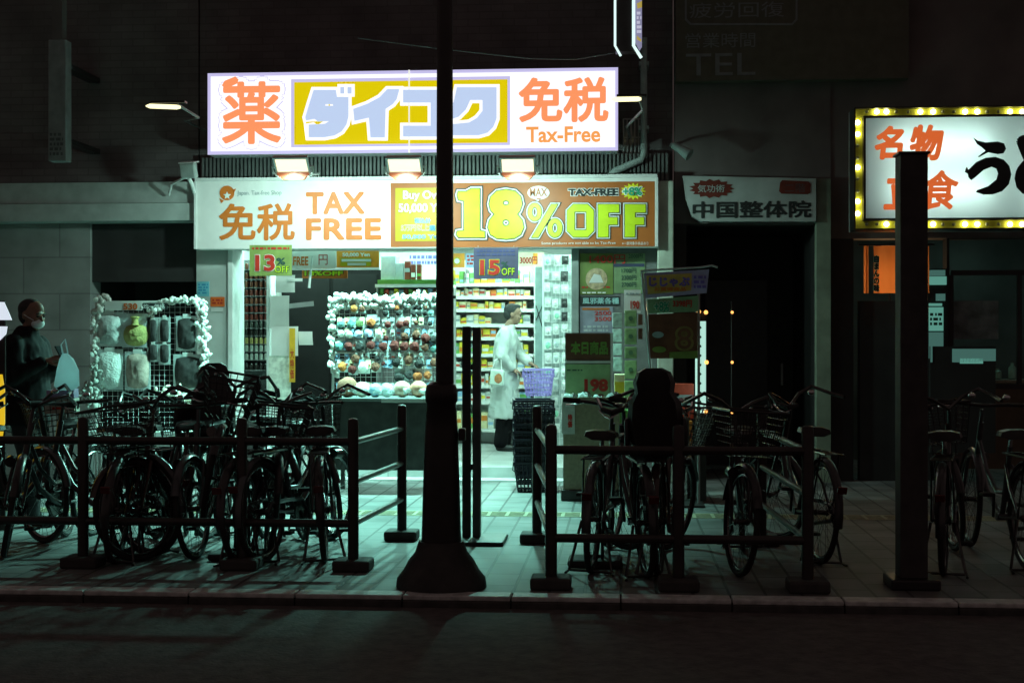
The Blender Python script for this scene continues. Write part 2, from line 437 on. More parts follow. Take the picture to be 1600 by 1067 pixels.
def z2(p): return (p[0] / 3.1375 + 660, p[1] / 3.1375 + 80)
o3 = [(black_ink, 0.033), (white_ink, 0.022), (black_ink, 0.009), (lime_ink, 0.0)]
# 18 % OFF letters
shape(ban, [[(177, 690), (215, 690), (240, 676), (282, 676), (282, 880), (306, 886), (306, 914), (178, 914), (168, 900), (172, 884), (205, 880), (205, 735), (178, 730), (172, 706)]], YT1, o3, conv=z2)
out8 = [(410, 680), (455, 688), (482, 715), (490, 750), (478, 785), (465, 800), (490, 830), (497, 865), (482, 900), (452, 918), (410, 922), (365, 918), (335, 900), (322, 865), (330, 830), (354, 800), (336, 782), (328, 750), (336, 715), (365, 688)]
shape(ban, [out8, oval(410, 745, 15, 12, 12), oval(410, 842, 17, 16, 12)], YT1, o3, conv=z2)
o4 = [(black_ink, 0.023), (white_ink, 0.016), (black_ink, 0.006), (lime_ink, 0.0)]
shape(ban, [oval(551, 790, 34, 44), oval(551, 790, 13, 24, 14)], YT1, o4, conv=z2)
shape(ban, [oval(650, 868, 36, 46), oval(650, 868, 13, 24, 14)], YT1, o4, conv=z2)
shape(ban, [[(632, 752), (664, 752), (568, 914), (536, 914)]], YT1, o4, conv=z2)
shape(ban, [[(740, 752), (810, 752), (840, 782), (840, 882), (810, 912), (740, 912), (710, 882), (710, 782)], [(746, 788), (804, 788), (804, 878), (746, 878)]], YT1, o4, conv=z2)
for dx in (0, 130):
    shape(ban, [[(p[0] + dx, p[1]) for p in ((862, 752), (964, 752), (964, 792), (912, 792), (912, 816), (956, 816), (956, 852), (912, 852), (912, 912), (862, 912))]], YT1, o4, conv=z2)
shape(ban, [oval(569, 695, 54, 34), [(560, 722), (585, 722), (560, 742)]], YT1, [(white_ink, 0)], "speech_bubble", conv=z2)
text(ban, "MAX", (828, 294.5, 855, 307), YT1 - LAYER, [(brown_ink, 0.02)])
text(ban, "TAX-FREE", (888, 295, 966, 306), YT1, [(white_ink, 0.10), (black_ink, 0.045)])
shape(ban, [star(1033, 688, 64, 42, 16, 0.7)], YT1, [(M("star_yellow", srgb(230, 225, 40), 0.5), 0)], "starburst", conv=z2)
text(ban, "+8%", (973, 293, 1003, 306), YT1 - LAYER, [(white_ink, 0.10), (M("green_print", srgb(40, 165, 125), 0.5), 0.03)])
text(ban, "Some products are not able to be Tax-Free", (846, 378, 962, 383), YT1, [(white_ink, 0.0)])
text(ban, "※一部対象外商品あり", (972, 378, 1013, 383), YT1, [(white_ink, 0.0)])

# big backlit sign -------------------------------------------------
YS = 13.95
e_white = E("lit_white_acrylic", (1.0, 1.0, 1.06), 1.05)
e_lav = E("lit_lavender_acrylic", srgb(196, 190, 232)); e_yel = E("lit_yellow_acrylic", srgb(222, 200, 4))
e_blue = E("lit_pale_blue_acrylic", srgb(190, 208, 240)); e_org = E("lit_orange_acrylic", srgb(252, 150, 98))
sg = thing("light_box_sign", "large backlit white sign with a yellow panel of pale blue katakana above the drugstore", "sign", ((ax(325, YS) + ax(965, YS)) / 2, YS, az(645, 239, YS)))
X0, X1 = ax(324, YS), ax(966, YS); Z0, Z1 = az(645, 239, YS), az(645, 110, YS)
b = MB(); b.box(X0, X1, YS + 0.012, YS + 0.26, Z0, Z1, 0.01); b.build("box", M("sign_box_grey", (0.3, 0.3, 0.32), 0.4), sg)
b = MB(); b.box(X0 + .002, X1 - .002, YS + 0.004, YS + 0.011, Z0 + .002, Z1 - .002); b.build("border", e_lav, sg)
b = MB(); b.box(X0 + .035, X1 - .03, YS, YS + 0.0035, Z0 + .035, Z1 - .035); b.build("face", e_white, sg)
for px in (420, 645, 880):
    b = MB(); b.box(ax(px, YS) - .02, ax(px, YS) + .02, YS + 0.262, YF + 0.118, Z0 + 0.1, Z1 - 0.1); b.build("bracket", grey_metal, sg)
def spanel(r, m, lay):
    a = rect(r, YS); q = MB(); q.box(a[0], a[1], YS - LAYER * lay, YS - LAYER * (lay - 1) - .0005, a[2], a[3]); q.build("printed_panel", m, sg)
spanel((455, 122, 797, 229), e_lav, 1); spanel((460, 127, 793, 225), e_yel, 2)
a = rect((325, 119, 966, 121), YS)
text(sg, "薬", (347, 128, 440, 226), YS, [(e_lav, 0.105), (e_white, 0.09), (e_org, 0.02)])
shape(sg, [[(347, 134), (351, 127), (368, 120), (373, 125), (371, 131), (352, 140)]], YS - 3 * LAYER, [(e_org, 0)], "emblem")
def z1(p): return (p[0] / 3.1375 + 300, p[1] / 3.1375 + 80)
kl = [(e_white, 0.030), (e_blue, 0.0)]
Yk = YS - 2 * LAYER
shape(sg, [[(597, 192), (706, 192), (712, 226), (768, 226), (768, 322), (758, 362), (735, 395), (700, 415), (650, 424), (573, 424), (573, 362), (652, 358), (672, 345), (617, 347), (602, 334), (560, 342), (556, 326), (575, 262)], [(655, 262), (692, 262), (692, 270), (655, 270)]], Yk, kl, conv=z1)
shape(sg, [[(728, 178), (748, 178), (748, 210), (728, 210)]], Yk - .0005, kl, conv=z1); shape(sg, [[(762, 178), (783, 178), (783, 210), (762, 210)]], Yk - .0005, kl, conv=z1)
shape(sg, [[(958, 188), (1018, 188), (1004, 238), (985, 262), (950, 285), (946, 425), (876, 425), (868, 328), (797, 344), (791, 285), (860, 260), (920, 228)]], Yk, kl, conv=z1)
shape(sg, [[(630, 141), (697, 141), (697, 214), (630, 214), (630, 197), (673, 197), (673, 161), (630, 161)]], Yk, kl)
shape(sg, [[(714, 137), (776, 137), (776, 186), (771, 199), (762, 208), (748, 212), (703, 212), (703, 195), (733, 192), (745, 185), (754, 174), (754, 157), (735, 157), (728, 172), (717, 183), (703, 188), (701, 172), (709, 160)]], Yk, kl)
text(sg, "免税", (810, 121, 951, 192), YS, [(e_org, 0.03)])
text(sg, "Tax-Free", (822, 198, 938, 223), YS, [(E("lit_orange_acrylic_deep", srgb(245, 160, 85)), 0.025)])
b = MB(); b.box(ax(638.5, YS), ax(640.5, YS), YS - 0.017, YS - .0005 + .0, Z0, Z1); b.build("panel_joint", E("lit_joint", (0.85, 0.85, 0.75)), sg)

# floodlights on brackets ------------------------------------------
flood_face = E("flood_lamp_glass", (1.0, 0.92, 0.62), FLOOD)
flood_glass = E("flood_rim_glow", (1.0, 0.9, 0.55), 3.0)
flood_body = M("flood_housing", (0.42, 0.19, 0.10), 0.5, 0.2)
for i, (px, lab) in enumerate(((456, "lit floodlight above the words TAX FREE"), (632, "lit floodlight beside the dark pole, middle one of three"), (809, "lit floodlight above the number 18 on the brown board"))):
    YL = 13.05; X, Z = at(px, 257, YL)
    fl = thing("floodlight", lab, "floodlight", (X, YL, Z), "floodlights along the top of the printed board")
    ang = R(50)
    rot = Matrix.Rotation(ang, 4, 'X')
    def tr(v): return Vector((X, YL, Z)) + (rot @ Vector(v))
    q = MB()     # housing: tapered box, lamp face looks to -Y / down
    for (hw, hh, y) in ((0.16, 0.105, 0.0), (0.155, 0.10, 0.05), (0.09, 0.06, 0.13)): pass
    secs = [(0.165, 0.10, 0.0), (0.155, 0.085, 0.03), (0.10, 0.05, 0.06)]
    rings = [[q.bm.verts.new(tr(v)) for v in ((-w, y, -h), (w, y, -h), (w, y, h), (-w, y, h))] for w, h, y in secs]
    for A, B in zip(rings, rings[1:]):
        for k in range(4): q.bm.faces.new((A[k], A[(k + 1) % 4], B[(k + 1) % 4], B[k]))
    q.bm.faces.new(rings[0]); q.bm.faces.new(rings[-1])
    q.build("housing", flood_body, fl)
    q = MB(); q.obox(tr((0, -0.006, 0)), (0.29, 0.008, 0.17), (ang, 0, 0), 0.002); q.build("lamp_glass", flood_face, fl)
    q = MB(); rings = [[q.bm.verts.new((X + a, YL + c, Z + z)) for a, c in ((-w, y0), (w, y0), (w, y1), (-w, y1))] for w, y0, y1, z in ((.150, .03, .10, -.072), (.142, .035, .10, -.10), (.10, .05, .10, -.135))]
    for A, B in zip(rings, rings[1:]):
        for k in range(4): q.bm.faces.new((A[k], A[(k + 1) % 4], B[(k + 1) % 4], B[k]))
    q.bm.faces.new(rings[0]); q.bm.faces.new(rings[-1]); q.build("reflector_bowl", E("glowing_copper_bowl", (.40, .10, .035), .8), fl)  # lamp light on the bowl put in as its own glow
    q = MB()
    for sx in (-1, 1):
        q.obox(tr((sx * 0.156, -0.012, 0)), (0.018, 0.02, 0.2), (ang, 0, 0))
        q.obox(tr((0, -0.012, sx * 0.09)), (0.292, 0.02, 0.016), (ang, 0, 0))
    q.build("front_frame", white_metal, fl)
    for watts, rot, size, blend, tint in ((BEAM, (R(52), 0, 0), R(165), 0.45, SIGN_LIGHT), (ADDED_DOWN_BEAM, (R(-14), R(14), 0), R(112), 0.75, TEAL)):  # first spot lights the board; second, teal, is added for the pavement
        sp = bpy.data.lights.new("flood_beam", 'SPOT'); sp.energy = watts; sp.color = tint; sp.spot_size = size; sp.spot_blend = blend; sp.shadow_soft_size = 0.06
        so = bpy.data.objects.new("flood_beam", sp); COL.objects.link(so); so.parent = fl; so.location = (0, -0.03, -0.17); so.rotation_euler = rot
    q = MB(); zb = az(px, 279, YL)
    q.tube([(X - 0.19, YL + .03, Z - .02), (X - 0.19, YL + .05, Z - 0.07), (X - 0.13, YL + .08, zb + 0.02), (X + 0.13, YL + .08, zb + 0.02), (X + 0.19, YL + .05, Z - 0.07), (X + 0.19, YL + .03, Z - .02)], 0.010, 6)
    q.tube([(X - .2, YL + .03, Z - .02), (X - .155, YL + .03, Z - .02)], .012, 6); q.tube([(X + .2, YL + .03, Z - .02), (X + .155, YL + .03, Z - .02)], .012, 6)
    q.tube([(X, YL + 0.08, zb + 0.02), (X, YB + 0.05, az(px, 279, YB) + .05), (X, YB + 0.05, az(px, 279, YB) + .01)], 0.012, 6)
    q.build("bracket", white_metal, fl, True)
# an unlit one at the left end, turned away
YL = 13.9; X, Z = at(295, 267, YL)
fl = thing("floodlight", "unlit square floodlight on a bent arm at the left end of the board", "floodlight", (X, YL, Z))
q = MB(); q.obox((X, YL, Z), (0.165, 0.07, 0.15), (R(12), 0, R(-14)), 0.012); q.build("housing", M("pale_housing", (0.42, 0.5, 0.48), 0.4), fl)
q = MB(); q.obox((X, YL - 0.0, Z + 0.083), (0.185, 0.1, 0.014), (R(12), 0, R(-14)), 0.004); q.build("front_frame", white_metal, fl)
q = MB(); a1 = at(285, 278, YL); a2 = at(268, 288, YL + .15); a3 = at(264, 305, YL + .3)
q.tube([(X - .02, YL, Z - .07), (a1[0], YL + .03, a1[1]), (a2[0], YL + .15, a2[1]), (a3[0], YL + .3, a3[1])], 0.014, 8)
a4 = at(300, 288, YL + .1); a5 = at(304, 303, YL + .3)
q.tube([(X, YL, Z - .07), (a4[0], YL + .1, a4[1]), (a5[0], YL + .3, a5[1])], 0.02, 8); q.build("bracket", white_metal, fl, True)
# two slim sign lamps on arms
slim_e = E("slim_lamp_tube", (1.0, 0.93, 0.50), 1.7)
for (pa, pb, pw, lab) in (((228, 166), (282, 168), (322, 205), "lit slim tube lamp on an arm left of the big backlit sign"), ((955, 156), (1002, 155), (985, 215), "lit slim tube lamp at the right edge of the big backlit sign")):
    YL = 13.2
    A, B = at(*pa, YL), at(*pb, YL); Wt = at(*pw, YF + .1)
    sl = thing("sign_lamp", lab, "lamp", (A[0], YL, A[1]), "slim lamps at the ends of the big sign")
    q = MB(); n = 9
    q.tube([(A[0] + (B[0] - A[0]) * i / n, YL, A[1] + (B[1] - A[1]) * i / n) for i in range(n + 1)], [0.006] + [0.022] * (n - 1) + [0.012], 10); q.build("tube", slim_e, sl, True)
    q = MB(); q.box(min(A[0], B[0]) + .05, max(A[0], B[0]) + .05, YL - .03, YL + .06, A[1] + 0.022, A[1] + 0.045, .006); q.build("hood", black_paint, sl)
    q = MB(); e0 = B if pa[0] < 600 else B
    mx = (B[0] + .10) if pa[0] < 600 else (B[0] + 0.02)
    q.tube([(B[0] - .03, YL, B[1] + 0.03), (mx, YL + .25, B[1] - 0.06), (Wt[0] - .04, YL + .8, Wt[1] + 0.02), (Wt[0], YF + .12, Wt[1])], 0.013, 8); q.build("arm", grey_metal, sl, True)

# ------------------------------------------------------------------ shop interior
front_e = E("front_tube_light", (0.46, 1.0, 0.83), FRONT)
room_e = E("ceiling_tube_light", (0.58, 1.0, 0.84), ROOM)
for i, (px, Y, nm) in enumerate(((440, 15.6, "front left"), (790, 15.6, "front right"), (440, 17.4, "rear left"), (790, 17.4, "rear right"), (960, 16.6, "far right"), (470, 15.3, "front row left"), (640, 15.3, "front row middle"), (820, 15.3, "front row right"))):
    X = ax(px, Y)
    cl = thing("ceiling_light", "long fluorescent ceiling fitting at the %s of the shop" % nm, "ceiling light", (X, Y, CEIL - 0.07), "ceiling lights of the shop")
    q = MB(); q.box(X - .62, X + .62, Y - .14, Y + .14, CEIL - .03, CEIL - .002); q.build("fitting", white_metal, cl)
    q = MB(); q.box(X - .6, X + .6, Y - .12, Y + .12, CEIL - .06, CEIL - .032, .005); q.build("diffuser", front_e if "row" in nm else room_e, cl)

ORD = ["first", "second", "third", "fourth", "fifth", "sixth", "seventh", "eighth", "ninth", "tenth", "eleventh", "twelfth", "thirteenth", "fourteenth", "fifteenth", "sixteenth", "seventeenth", "eighteenth", "nineteenth", "twentieth"] + ["%dth" % i for i in range(21, 60)]
# wall shelving at the back
YW = 17.7
PAL = [("white", (0.78, 0.78, 0.74)), ("yellow", srgb(232, 205, 60)), ("orange", srgb(225, 130, 50)), ("green", srgb(110, 170, 90)), ("cream", srgb(240, 225, 180)), ("pale blue", srgb(150, 185, 215)), ("red", srgb(190, 70, 50)), ("grey", srgb(150, 160, 165))]
PM = {n: M(n.replace(" ", "_") + "_carton", c, 0.45, var=0.1, scale=25) for n, c in PAL}
def carton(x0, x1, y0, y1, z0, z1, cname, label, group, band=True, name="product_box", cat="box"):
    w = (x1 - x0) / 2
    t = thing(name, label, cat, ((x0 + x1) / 2, (y0 + y1) / 2, z0), group)
    q = MB(); q.box(x0, x1, y0, y1, z0, z1, min(0.003, w * .2)); q.build("carton", PM[cname], t)
    if band:
        h = z1 - z0; c2 = random.choice(["white", "red", "orange", "green", "grey", "yellow"])
        if c2 == cname: c2 = "pale blue"
        k0 = random.uniform(.15, .5); k1 = k0 + random.uniform(.15, .4)
        q = MB(); q.box(x0 + .004, x1 - .004, y0 - .0012, y0 - .0002, z0 + h * k0, z0 + h * min(.92, k1)); q.build("printed_band", PM[c2], t)
    return t
shelf_y = [444, 464, 484, 507.5, 528, 554, 576, 603, 628, 671]
su = thing("wall_shelving", "tall white shelving packed with medicine boxes along the lit back of the shop", "shelf", (ax(770, YW), YW, FLOOR))
sx0, sx1 = ax(696, YW), ax(836, YW)
b = MB(); b.box(sx0, sx1, YW + .36, YW + .39, FLOOR, 2.44); b.build("back_panel", white, su)
for px in (696, 836):
    b = MB(); X = ax(px, YW); b.box(X - .012, X + .012, YW - .02, YW + .358, FLOOR, 2.44); b.build("side_panel", white_metal, su)
b = MB(); X = ax(728, YW); b.box(X - .004, X + .004, YW - .006, YW + .358, 1.9, 2.3); b.build("divider", M("dull_divider", (.2, .2, .2)), su)
zs = [az(770, y, YW) for y in shelf_y]
for j, z in enumerate(zs):
    b = MB(); b.box(sx0 + .014, sx1 - .014, YW, YW + .356, z - .022, z); b.build("shelf", white_metal, su)
    b = MB(); b.box(sx0 + .014, sx1 - .014, YW - .012, YW - .001, z - .03, z + .012); b.build("price_rail", white, su)
names_by_row = [["yellow", "white", "cream", "yellow", "green"], ["cream", "white", "orange", "cream", "white"], ["cream", "yellow", "white", "orange", "white"], ["yellow", "cream", "orange", "green", "white"], ["white", "orange", "grey", "yellow"], ["green", "yellow", "white", "grey"], ["white", "yellow", "cream"], ["yellow", "white", "green"], ["white", "pale blue", "white"], ["green", "white", "cream"]]
for j, z in enumerate(zs):
    top = zs[j - 1] - .035 if j else z + .20
    H = min(top - z - .01, 0.26)
    x = sx0 + .03; c = 0
    hid0, hid1 = ax(754, YW), ax(815, YW)
    while x < sx1 - .07:
        w = random.choice([0.045, .06, .075, .09]); h = H * random.uniform(.62, .98)
        if x + w > sx1 - .02: break
        cn = random.choice(names_by_row[j])
        vis = not (j >= 3 and hid0 + .1 < x and x + w < hid1 - .12)
        if vis and random.random() > .05:
            carton(x, x + w - .004, YW + .02 + random.uniform(0, .03), YW + .2, z + .0005, z + h, cn, "small %s medicine box, %s in the %s row of the back shelving" % (cn, ORD[c], ORD[j]), "medicine boxes on the back shelving", name="medicine_box")
            c += 1
        x += w + random.uniform(.0, .006)

# posters hung high inside
def card(r, Y, mat, label, cat="poster", name="poster", th=.006, group=None):
    x0, x1, z0, z1 = rect(r, Y)
    t = thing(name, label, cat, ((x0 + x1) / 2, Y, z0), group)
    q = MB(); q.box(x0, x1, Y, Y + th, z0, z1); q.build("sheet", mat, t)
    return t
def cpanel(t, r, Y, mat, lay=1, name="printed_area"):
    x0, x1, z0, z1 = rect(r, Y); q = MB(); q.box(x0, x1, Y - LAYER * lay, Y - LAYER * (lay - 1) - .0005, z0, z1); q.build(name, mat, t)
def lines(t, r, Y, mat, n, lay=1, seed=1):
    """rows of tiny unreadable print"""
    rd = random.Random(seed); x0, x1, z0, z1 = rect(r, Y); q = MB()
    for i in range(n):
        za = z1 - (z1 - z0) * (i + .15) / n; zb = z1 - (z1 - z0) * (i + .75) / n; x = x0
        while x < x1 - .01:
            w = min(rd.uniform(.015, .05), x1 - x); q.box(x, x + w, Y - LAYER * lay - .001, Y - LAYER * lay + .002, zb, za); x += w + rd.uniform(.008, .02)
    q.build("small_print", mat, t)
org_card = M("orange_card", srgb(240, 150, 40), 0.5)
YH = 15.0
t = card((455, 393, 525, 420), YH, white, "white TAX FREE poster hung high inside the left of the shop")
text(t, "FREE", (458, 401, 482, 415), YH, [(orange_ink, .03)]); text(t, "円", (498, 398, 512, 414), YH, [(red_ink, .0)])
t = card((526, 392, 592, 418), YH, org_card, "orange poster reading 50,000 Yen hung high inside the shop")
cpanel(t, (532, 403, 580, 416), YH, yellow_ink); text(t, "50,000 Yen", (535, 395, 578, 402), YH, [(white_ink, .04)])
cpanel(t, (534, 405, 580, 409), YH, white_ink, 2); cpanel(t, (543, 411, 572, 415), YH, white_ink, 2)
t = card((472, 423, 543, 435), YH - .03, M("brown_orange_card", srgb(200, 105, 30), .5), "narrow brown discount strip hung below the white and orange posters")
text(t, "18%OFF", (476, 423.5, 536, 431), YH - .03, [(black_ink, .09), (lime_ink, .03)])
t = card((593, 394, 700, 437), 16.4, white, "wide white poster behind the boxes on the display shelf")
lines(t, (640, 398, 695, 415), 16.4, M("violet_print", srgb(120, 110, 180)), 2)
t = card((705, 396, 726, 418), 17.0, org_card, "small orange poster with a yellow sun hung over the back shelving")
shape(t, [star(714, 408, 8, 8, 12, .6)], 17.0, [(yellow_ink, 0)], "printed_area"); shape(t, [oval(714, 408, 4, 4)], 17.0 - LAYER, [(white_ink, 0)], "printed_area")
t = card((728, 396, 742, 418), 17.0, M("pale_blue_card", srgb(170, 195, 235), .5), "small pale blue notice beside the orange sun poster"); lines(t, (730, 398, 740, 415), 17.0, red_ink, 3)
t = card((809, 394, 850, 417), 17.0, M("cream_card", srgb(240, 225, 190), .5), "cream poster with red figures hung over the back shelving")
text(t, "3000円", (812, 401, 840, 413), 17.0, [(red_ink, .03)]); cpanel(t, (833, 396, 840, 413), 17.0, org_card)
# the two hanging rate cards in front
YC = 14.05
def hang(t, pxs, ptop, pbot, Y):
    q = MB()
    for px in pxs:
        a, c = at(px, ptop, Y + .03), at(px, pbot, Y + .003); q.tube([(a[0], Y + .03, a[1]), (c[0], Y + .003, c[1])], .002, 5)
    q.build("string", white_metal, t)
t = card((390, 383, 456, 431), YC, lime_card, "lime card reading 13% OFF hanging under the TAX FREE board", "sign", "discount_card", group="discount cards hanging under the board")
hang(t, (396, 450), 381, 385, YC)
lines(t, (394, 386, 452, 391), YC, red_ink, 1, seed=3)
text(t, "13", (399, 398, 430, 424), YC, [(white_ink, .06), (red_ink, .04)]); text(t, "%", (432, 403, 446, 414), YC, [(green_dark_ink, .03)]); text(t, "OFF", (430, 416, 452, 426), YC, [(green_dark_ink, .05), (lime_ink, .0)])
t = card((740, 387, 810, 436), YC, violet_card, "violet card reading 15% OFF hanging over the shop entrance", "sign", "discount_card", group="discount cards hanging under the board")
hang(t, (747, 803), 384, 388, YC)
lines(t, (745, 390, 805, 401), YC, M("navy_print", (.05, .06, .18)), 2, seed=4)
text(t, "15", (750, 406, 781, 430), YC, [(lime_ink, .06), (red_ink, .04)]); text(t, "%", (783, 409, 794, 418), YC, [(green_dark_ink, .03)]); text(t, "OFF", (784, 419, 804, 430), YC, [(green_dark_ink, .06), (lime_ink, .0)])

# can shelves on the left of the entrance
YK = 15.15
cs = thing("can_shelving", "narrow shelving of canned drinks just inside the left pillar", "shelf", (ax(391, YK), YK, FLOOR))
kx0, kx1 = ax(365, YK), ax(419, YK)
rows_y = [421, 436, 449, 462, 475, 488, 500, 512, 524, 537, 549, 562, 578]
b = MB(); b.box(kx0, kx1, YK + .3, YK + .32, FLOOR, 2.3); b.build("back_panel", M("shelf_back", (.12, .12, .12)), cs)
for X in (kx0, kx1):
    b = MB(); b.box(X - .01, X + .01, YK - .01, YK + .299, FLOOR, 2.3); b.build("side_panel", white_metal, cs)
CANS = [("brown", srgb(110, 60, 40)), ("brown", srgb(110, 60, 40)), ("brown", srgb(110, 60, 40)), ("dark red", srgb(110, 45, 35)), ("brown", srgb(110, 60, 40)), ("dark red", srgb(110, 45, 35)), ("dark red", srgb(110, 45, 35)), ("grey", srgb(90, 95, 90)), ("dark", srgb(50, 48, 45)), ("gold", srgb(195, 180, 110)), ("white", srgb(200, 210, 200)), ("white", srgb(200, 210, 200)), ("dark", srgb(50, 48, 45))]
canm = {}
for j, (py, (cn, cc)) in enumerate(zip(rows_y, CANS)):
    z = az(391, py, YK)
    b = MB(); b.box(kx0 + .011, kx1 - .011, YK, YK + .298, z - .008, z); b.build("shelf", M("shelf_dull", (.2, .2, .2)), cs)
    if cn not in canm:
        q = MB(); q.lathe([(.012, 0), (.019, .002), (.02, .006), (.02, .052), (.016, .062), (.014, .064)], seg=10); me1 = q.mesh("can_body", M(cn.replace(" ", "_") + "_can", cc, .3, .3, var=.3, scale=30), True)
        q = MB(); q.lathe([(.013, .0642), (.0145, .066), (.0145, .070), (.012, .071)], seg=10); me2 = q.mesh("can_lid", chrome, True)
        canm[cn] = (me1, me2)
    n = 7
    for i in range(n):
        X = kx0 + .03 + (kx1 - kx0 - .06) * i / (n - 1)
        t = thing("drink_can", "%s can, %s in the %s row of the narrow can shelving" % (cn, ORD[i], ORD[j]), "can", (X, YK + .03, z + .0005), "drink cans in the narrow shelving")
        for nm, me in zip(("can_body", "lid"), canm[cn]):
            o = bpy.data.objects.new(nm, me); COL.objects.link(o); o.parent = t

# white stand of hanging sheets beside the cans
YP = 14.75
t = thing("leaflet_stand", "white pole with sale sheets and arms beside the can shelving", "display stand", (ax(420, YP), YP, FLOOR))
b = MB(); x0, z0 = at(419, 640, YP); b.box(x0 - .018, x0 + .018, YP, YP + .04, FLOOR, az(419, 425, YP), .004); b.build("pole", white_metal, t)
b = MB(); b.box(x0 - .16, x0 + .2, YP - .1, YP + .14, FLOOR + .0005, FLOOR + .02, .005); b.build("base", grey_metal, t)
b = MB(); xx = ax(486, YP); b.obox(((x0 + xx) / 2 + .07, YP + .03, az(460, 477, YP)), (.36, .02, .05), (0, R(-6), 0)); b.build("arm", grey_metal, t)
def sheet(r, mat, lab, Y=YP - .02, tilt=0, curl=.012, name="paper_sheet"):
    x0, x1, z0, z1 = rect(r, Y); q = MB(); n = 6
    A = []; B = []
    for i in range(n + 1):
        k = i / n; z = z1 + (z0 - z1) * k; y = Y - curl * math.sin(k * 3.1) - curl * .6 * k * k
        A.append((x0 + tilt * k, y, z)); B.append((x1 + tilt * k, y, z))
    va = [q.bm.verts.new(p) for p in A]; vb = [q.bm.verts.new(p) for p in B]
    wa = [q.bm.verts.new((p[0], p[1] + .002, p[2])) for p in A]; wb = [q.bm.verts.new((p[0], p[1] + .002, p[2])) for p in B]
    for i in range(n):
        q.bm.faces.new((va[i], vb[i], vb[i + 1], va[i + 1])); q.bm.faces.new((wb[i], wa[i], wa[i + 1], wb[i + 1]))
    return tag(q.build(name, mat, None, True), lab, "sheet", "sale sheets hanging by the leaflet stand")
sheet((431, 430, 461, 457), paper, "white sheet with small print, top one by the leaflet stand")
sheet((422, 462, 452, 514), paper, "large crumpled white sheet clipped to the pole of the leaflet stand")
sheet((424, 510, 466, 556), paper, "wide white sheet across the middle of the leaflet stand", YP - .06)
sheet((466, 518, 488, 539), paper, "small white sheet sticking out right of the leaflet stand", YP - .05, .01)
sheet((420, 556, 455, 632), M("printed_pale_sheet", (.62, .66, .58), .7, var=.35, scale=18), "pale printed sheet, lowest one on the leaflet stand", YP - .05)
sheet((450, 435, 473, 440), paper, "thin white strip dangling above the leaflet stand", YP - .05, .0)
t = card((452, 513, 461, 597), YP - .12, M("yellow_strip_paper", srgb(220, 170, 40), .6), "long narrow yellow price strip with red lettering on the leaflet stand", "price strip", "price_strip")
text(t, "大\n特\n価", (453.5, 545, 459.5, 592), YP - .12, [(red_ink, .02)])
q = MB(); a0 = at(488, 400, YP); a1 = at(483, 450, YP)
q.tube([(a0[0], YP, a0[1]), (a1[0], YP, a1[1])], [.008, .014], 8); tag(q.build("hanging_tube", white_metal, None, True), "short white tube dangling from the shop ceiling beside the brown strip", "tube")
# tall cabinet behind, coloured near black
YD = 15.9
t = thing("dark_cabinet", "tall black cabinet between the leaflet stand and the accessory rack", "cabinet", (ax(540, YD), YD, FLOOR))
x0, x1, z0, z1 = rect((440, 422, 596, 700), YD)
b = MB(); b.box(x0, x1, YD, YD + .5, FLOOR, z1); b.build("body", M("cabinet_black", (.006, .005, .005), .8, spec=.1), t)
b = MB(); b.box(x0 + .05, (x0 + x1) / 2 - .02, YD - .012, YD - .0005, FLOOR + .08, z1 - .05, .003); b.build("door", M("cabinet_door", (.008, .007, .007), .7, spec=.1), t)
b = MB(); b.box((x0 + x1) / 2 + .02, x1 - .05, YD - .012, YD - .0005, FLOOR + .08, z1 - .05, .003); b.build("door", M("cabinet_door", (.008, .007, .007), .7, spec=.1), t)
# display shelf behind the pom-pom rack
YQ = 15.3
t = thing("display_shelf", "grey display shelf with a green front edge behind the accessory rack", "shelf", (ax(640, YQ), YQ, FLOOR))
for r, m, nm in (((590, 437, 706, 444), M("green_edge", srgb(90, 140, 60), .5), "shelf"), ((586, 444, 706, 449), white_metal, "shelf_edge"), ((588, 461, 706, 466), white_metal, "shelf")):
    x0, x1, z0, z1 = rect(r, YQ); b = MB(); b.box(x0, x1, YQ, YQ + .4, z0, z1); b.build(nm, m, t)
x0, x1, z0, z1 = rect((588, 449, 706, 700), YQ); b = MB(); b.box(x0, x1, YQ + .38, YQ + .4, FLOOR, z1); b.build("back_panel", M("shelf_dull", (.2, .2, .2)), t)
for X in (x0, x1 - .02):
    b = MB(); b.box(X, X + .02, YQ + .001, YQ + .379, FLOOR, z1 - .001); b.build("side_panel", grey_metal, t)
for (r, cn, lab) in (((594, 400, 617, 437), "grey", "tall grey carton at the left end of the green edged shelf"), ((617.5, 411, 629, 437), "grey", "lower grey carton on the green edged shelf")):
    x0, x1, z0, z1 = rect(r, YQ); carton(x0, x1, YQ + .05, YQ + .3, z0 + .001, z1, cn, lab, None, False, "carton_box")
brn = M("brown_carton", srgb(120, 50, 30), .5); PM["brown"] = brn
for i, (r, lab) in enumerate((((631, 408, 640, 436.5), "dark red box beside the grey cartons on the green edged shelf"), ((641, 413, 648, 436.5), "shorter dark red box in the middle of three on the shelf"), ((650, 413, 657, 436.5), "dark red box standing a little apart on the green edged shelf"))):
    x0, x1, z0, z1 = rect(r, YQ); carton(x0, x1, YQ + .05, YQ + .12, z0 + .001, z1, "brown", lab, "dark red boxes on the green edged shelf", True)
for i in range(14):
    px = 592 + i * 7.6; cn = ["green", "red", "grey", "yellow", "pale blue", "brown"][i % 6]
    x0, x1, z0, z1 = rect((px, 450.5 + (i * 37 % 5) * .7, px + 6.6, 460.8), YQ)
    carton(x0, x1, YQ + .04, YQ + .15, z0 + .001, z1, cn, "tiny %s packet, %s along the row under the green shelf edge" % (cn, ORD[i]), "packets under the green shelf edge", False, "packet", "packet")

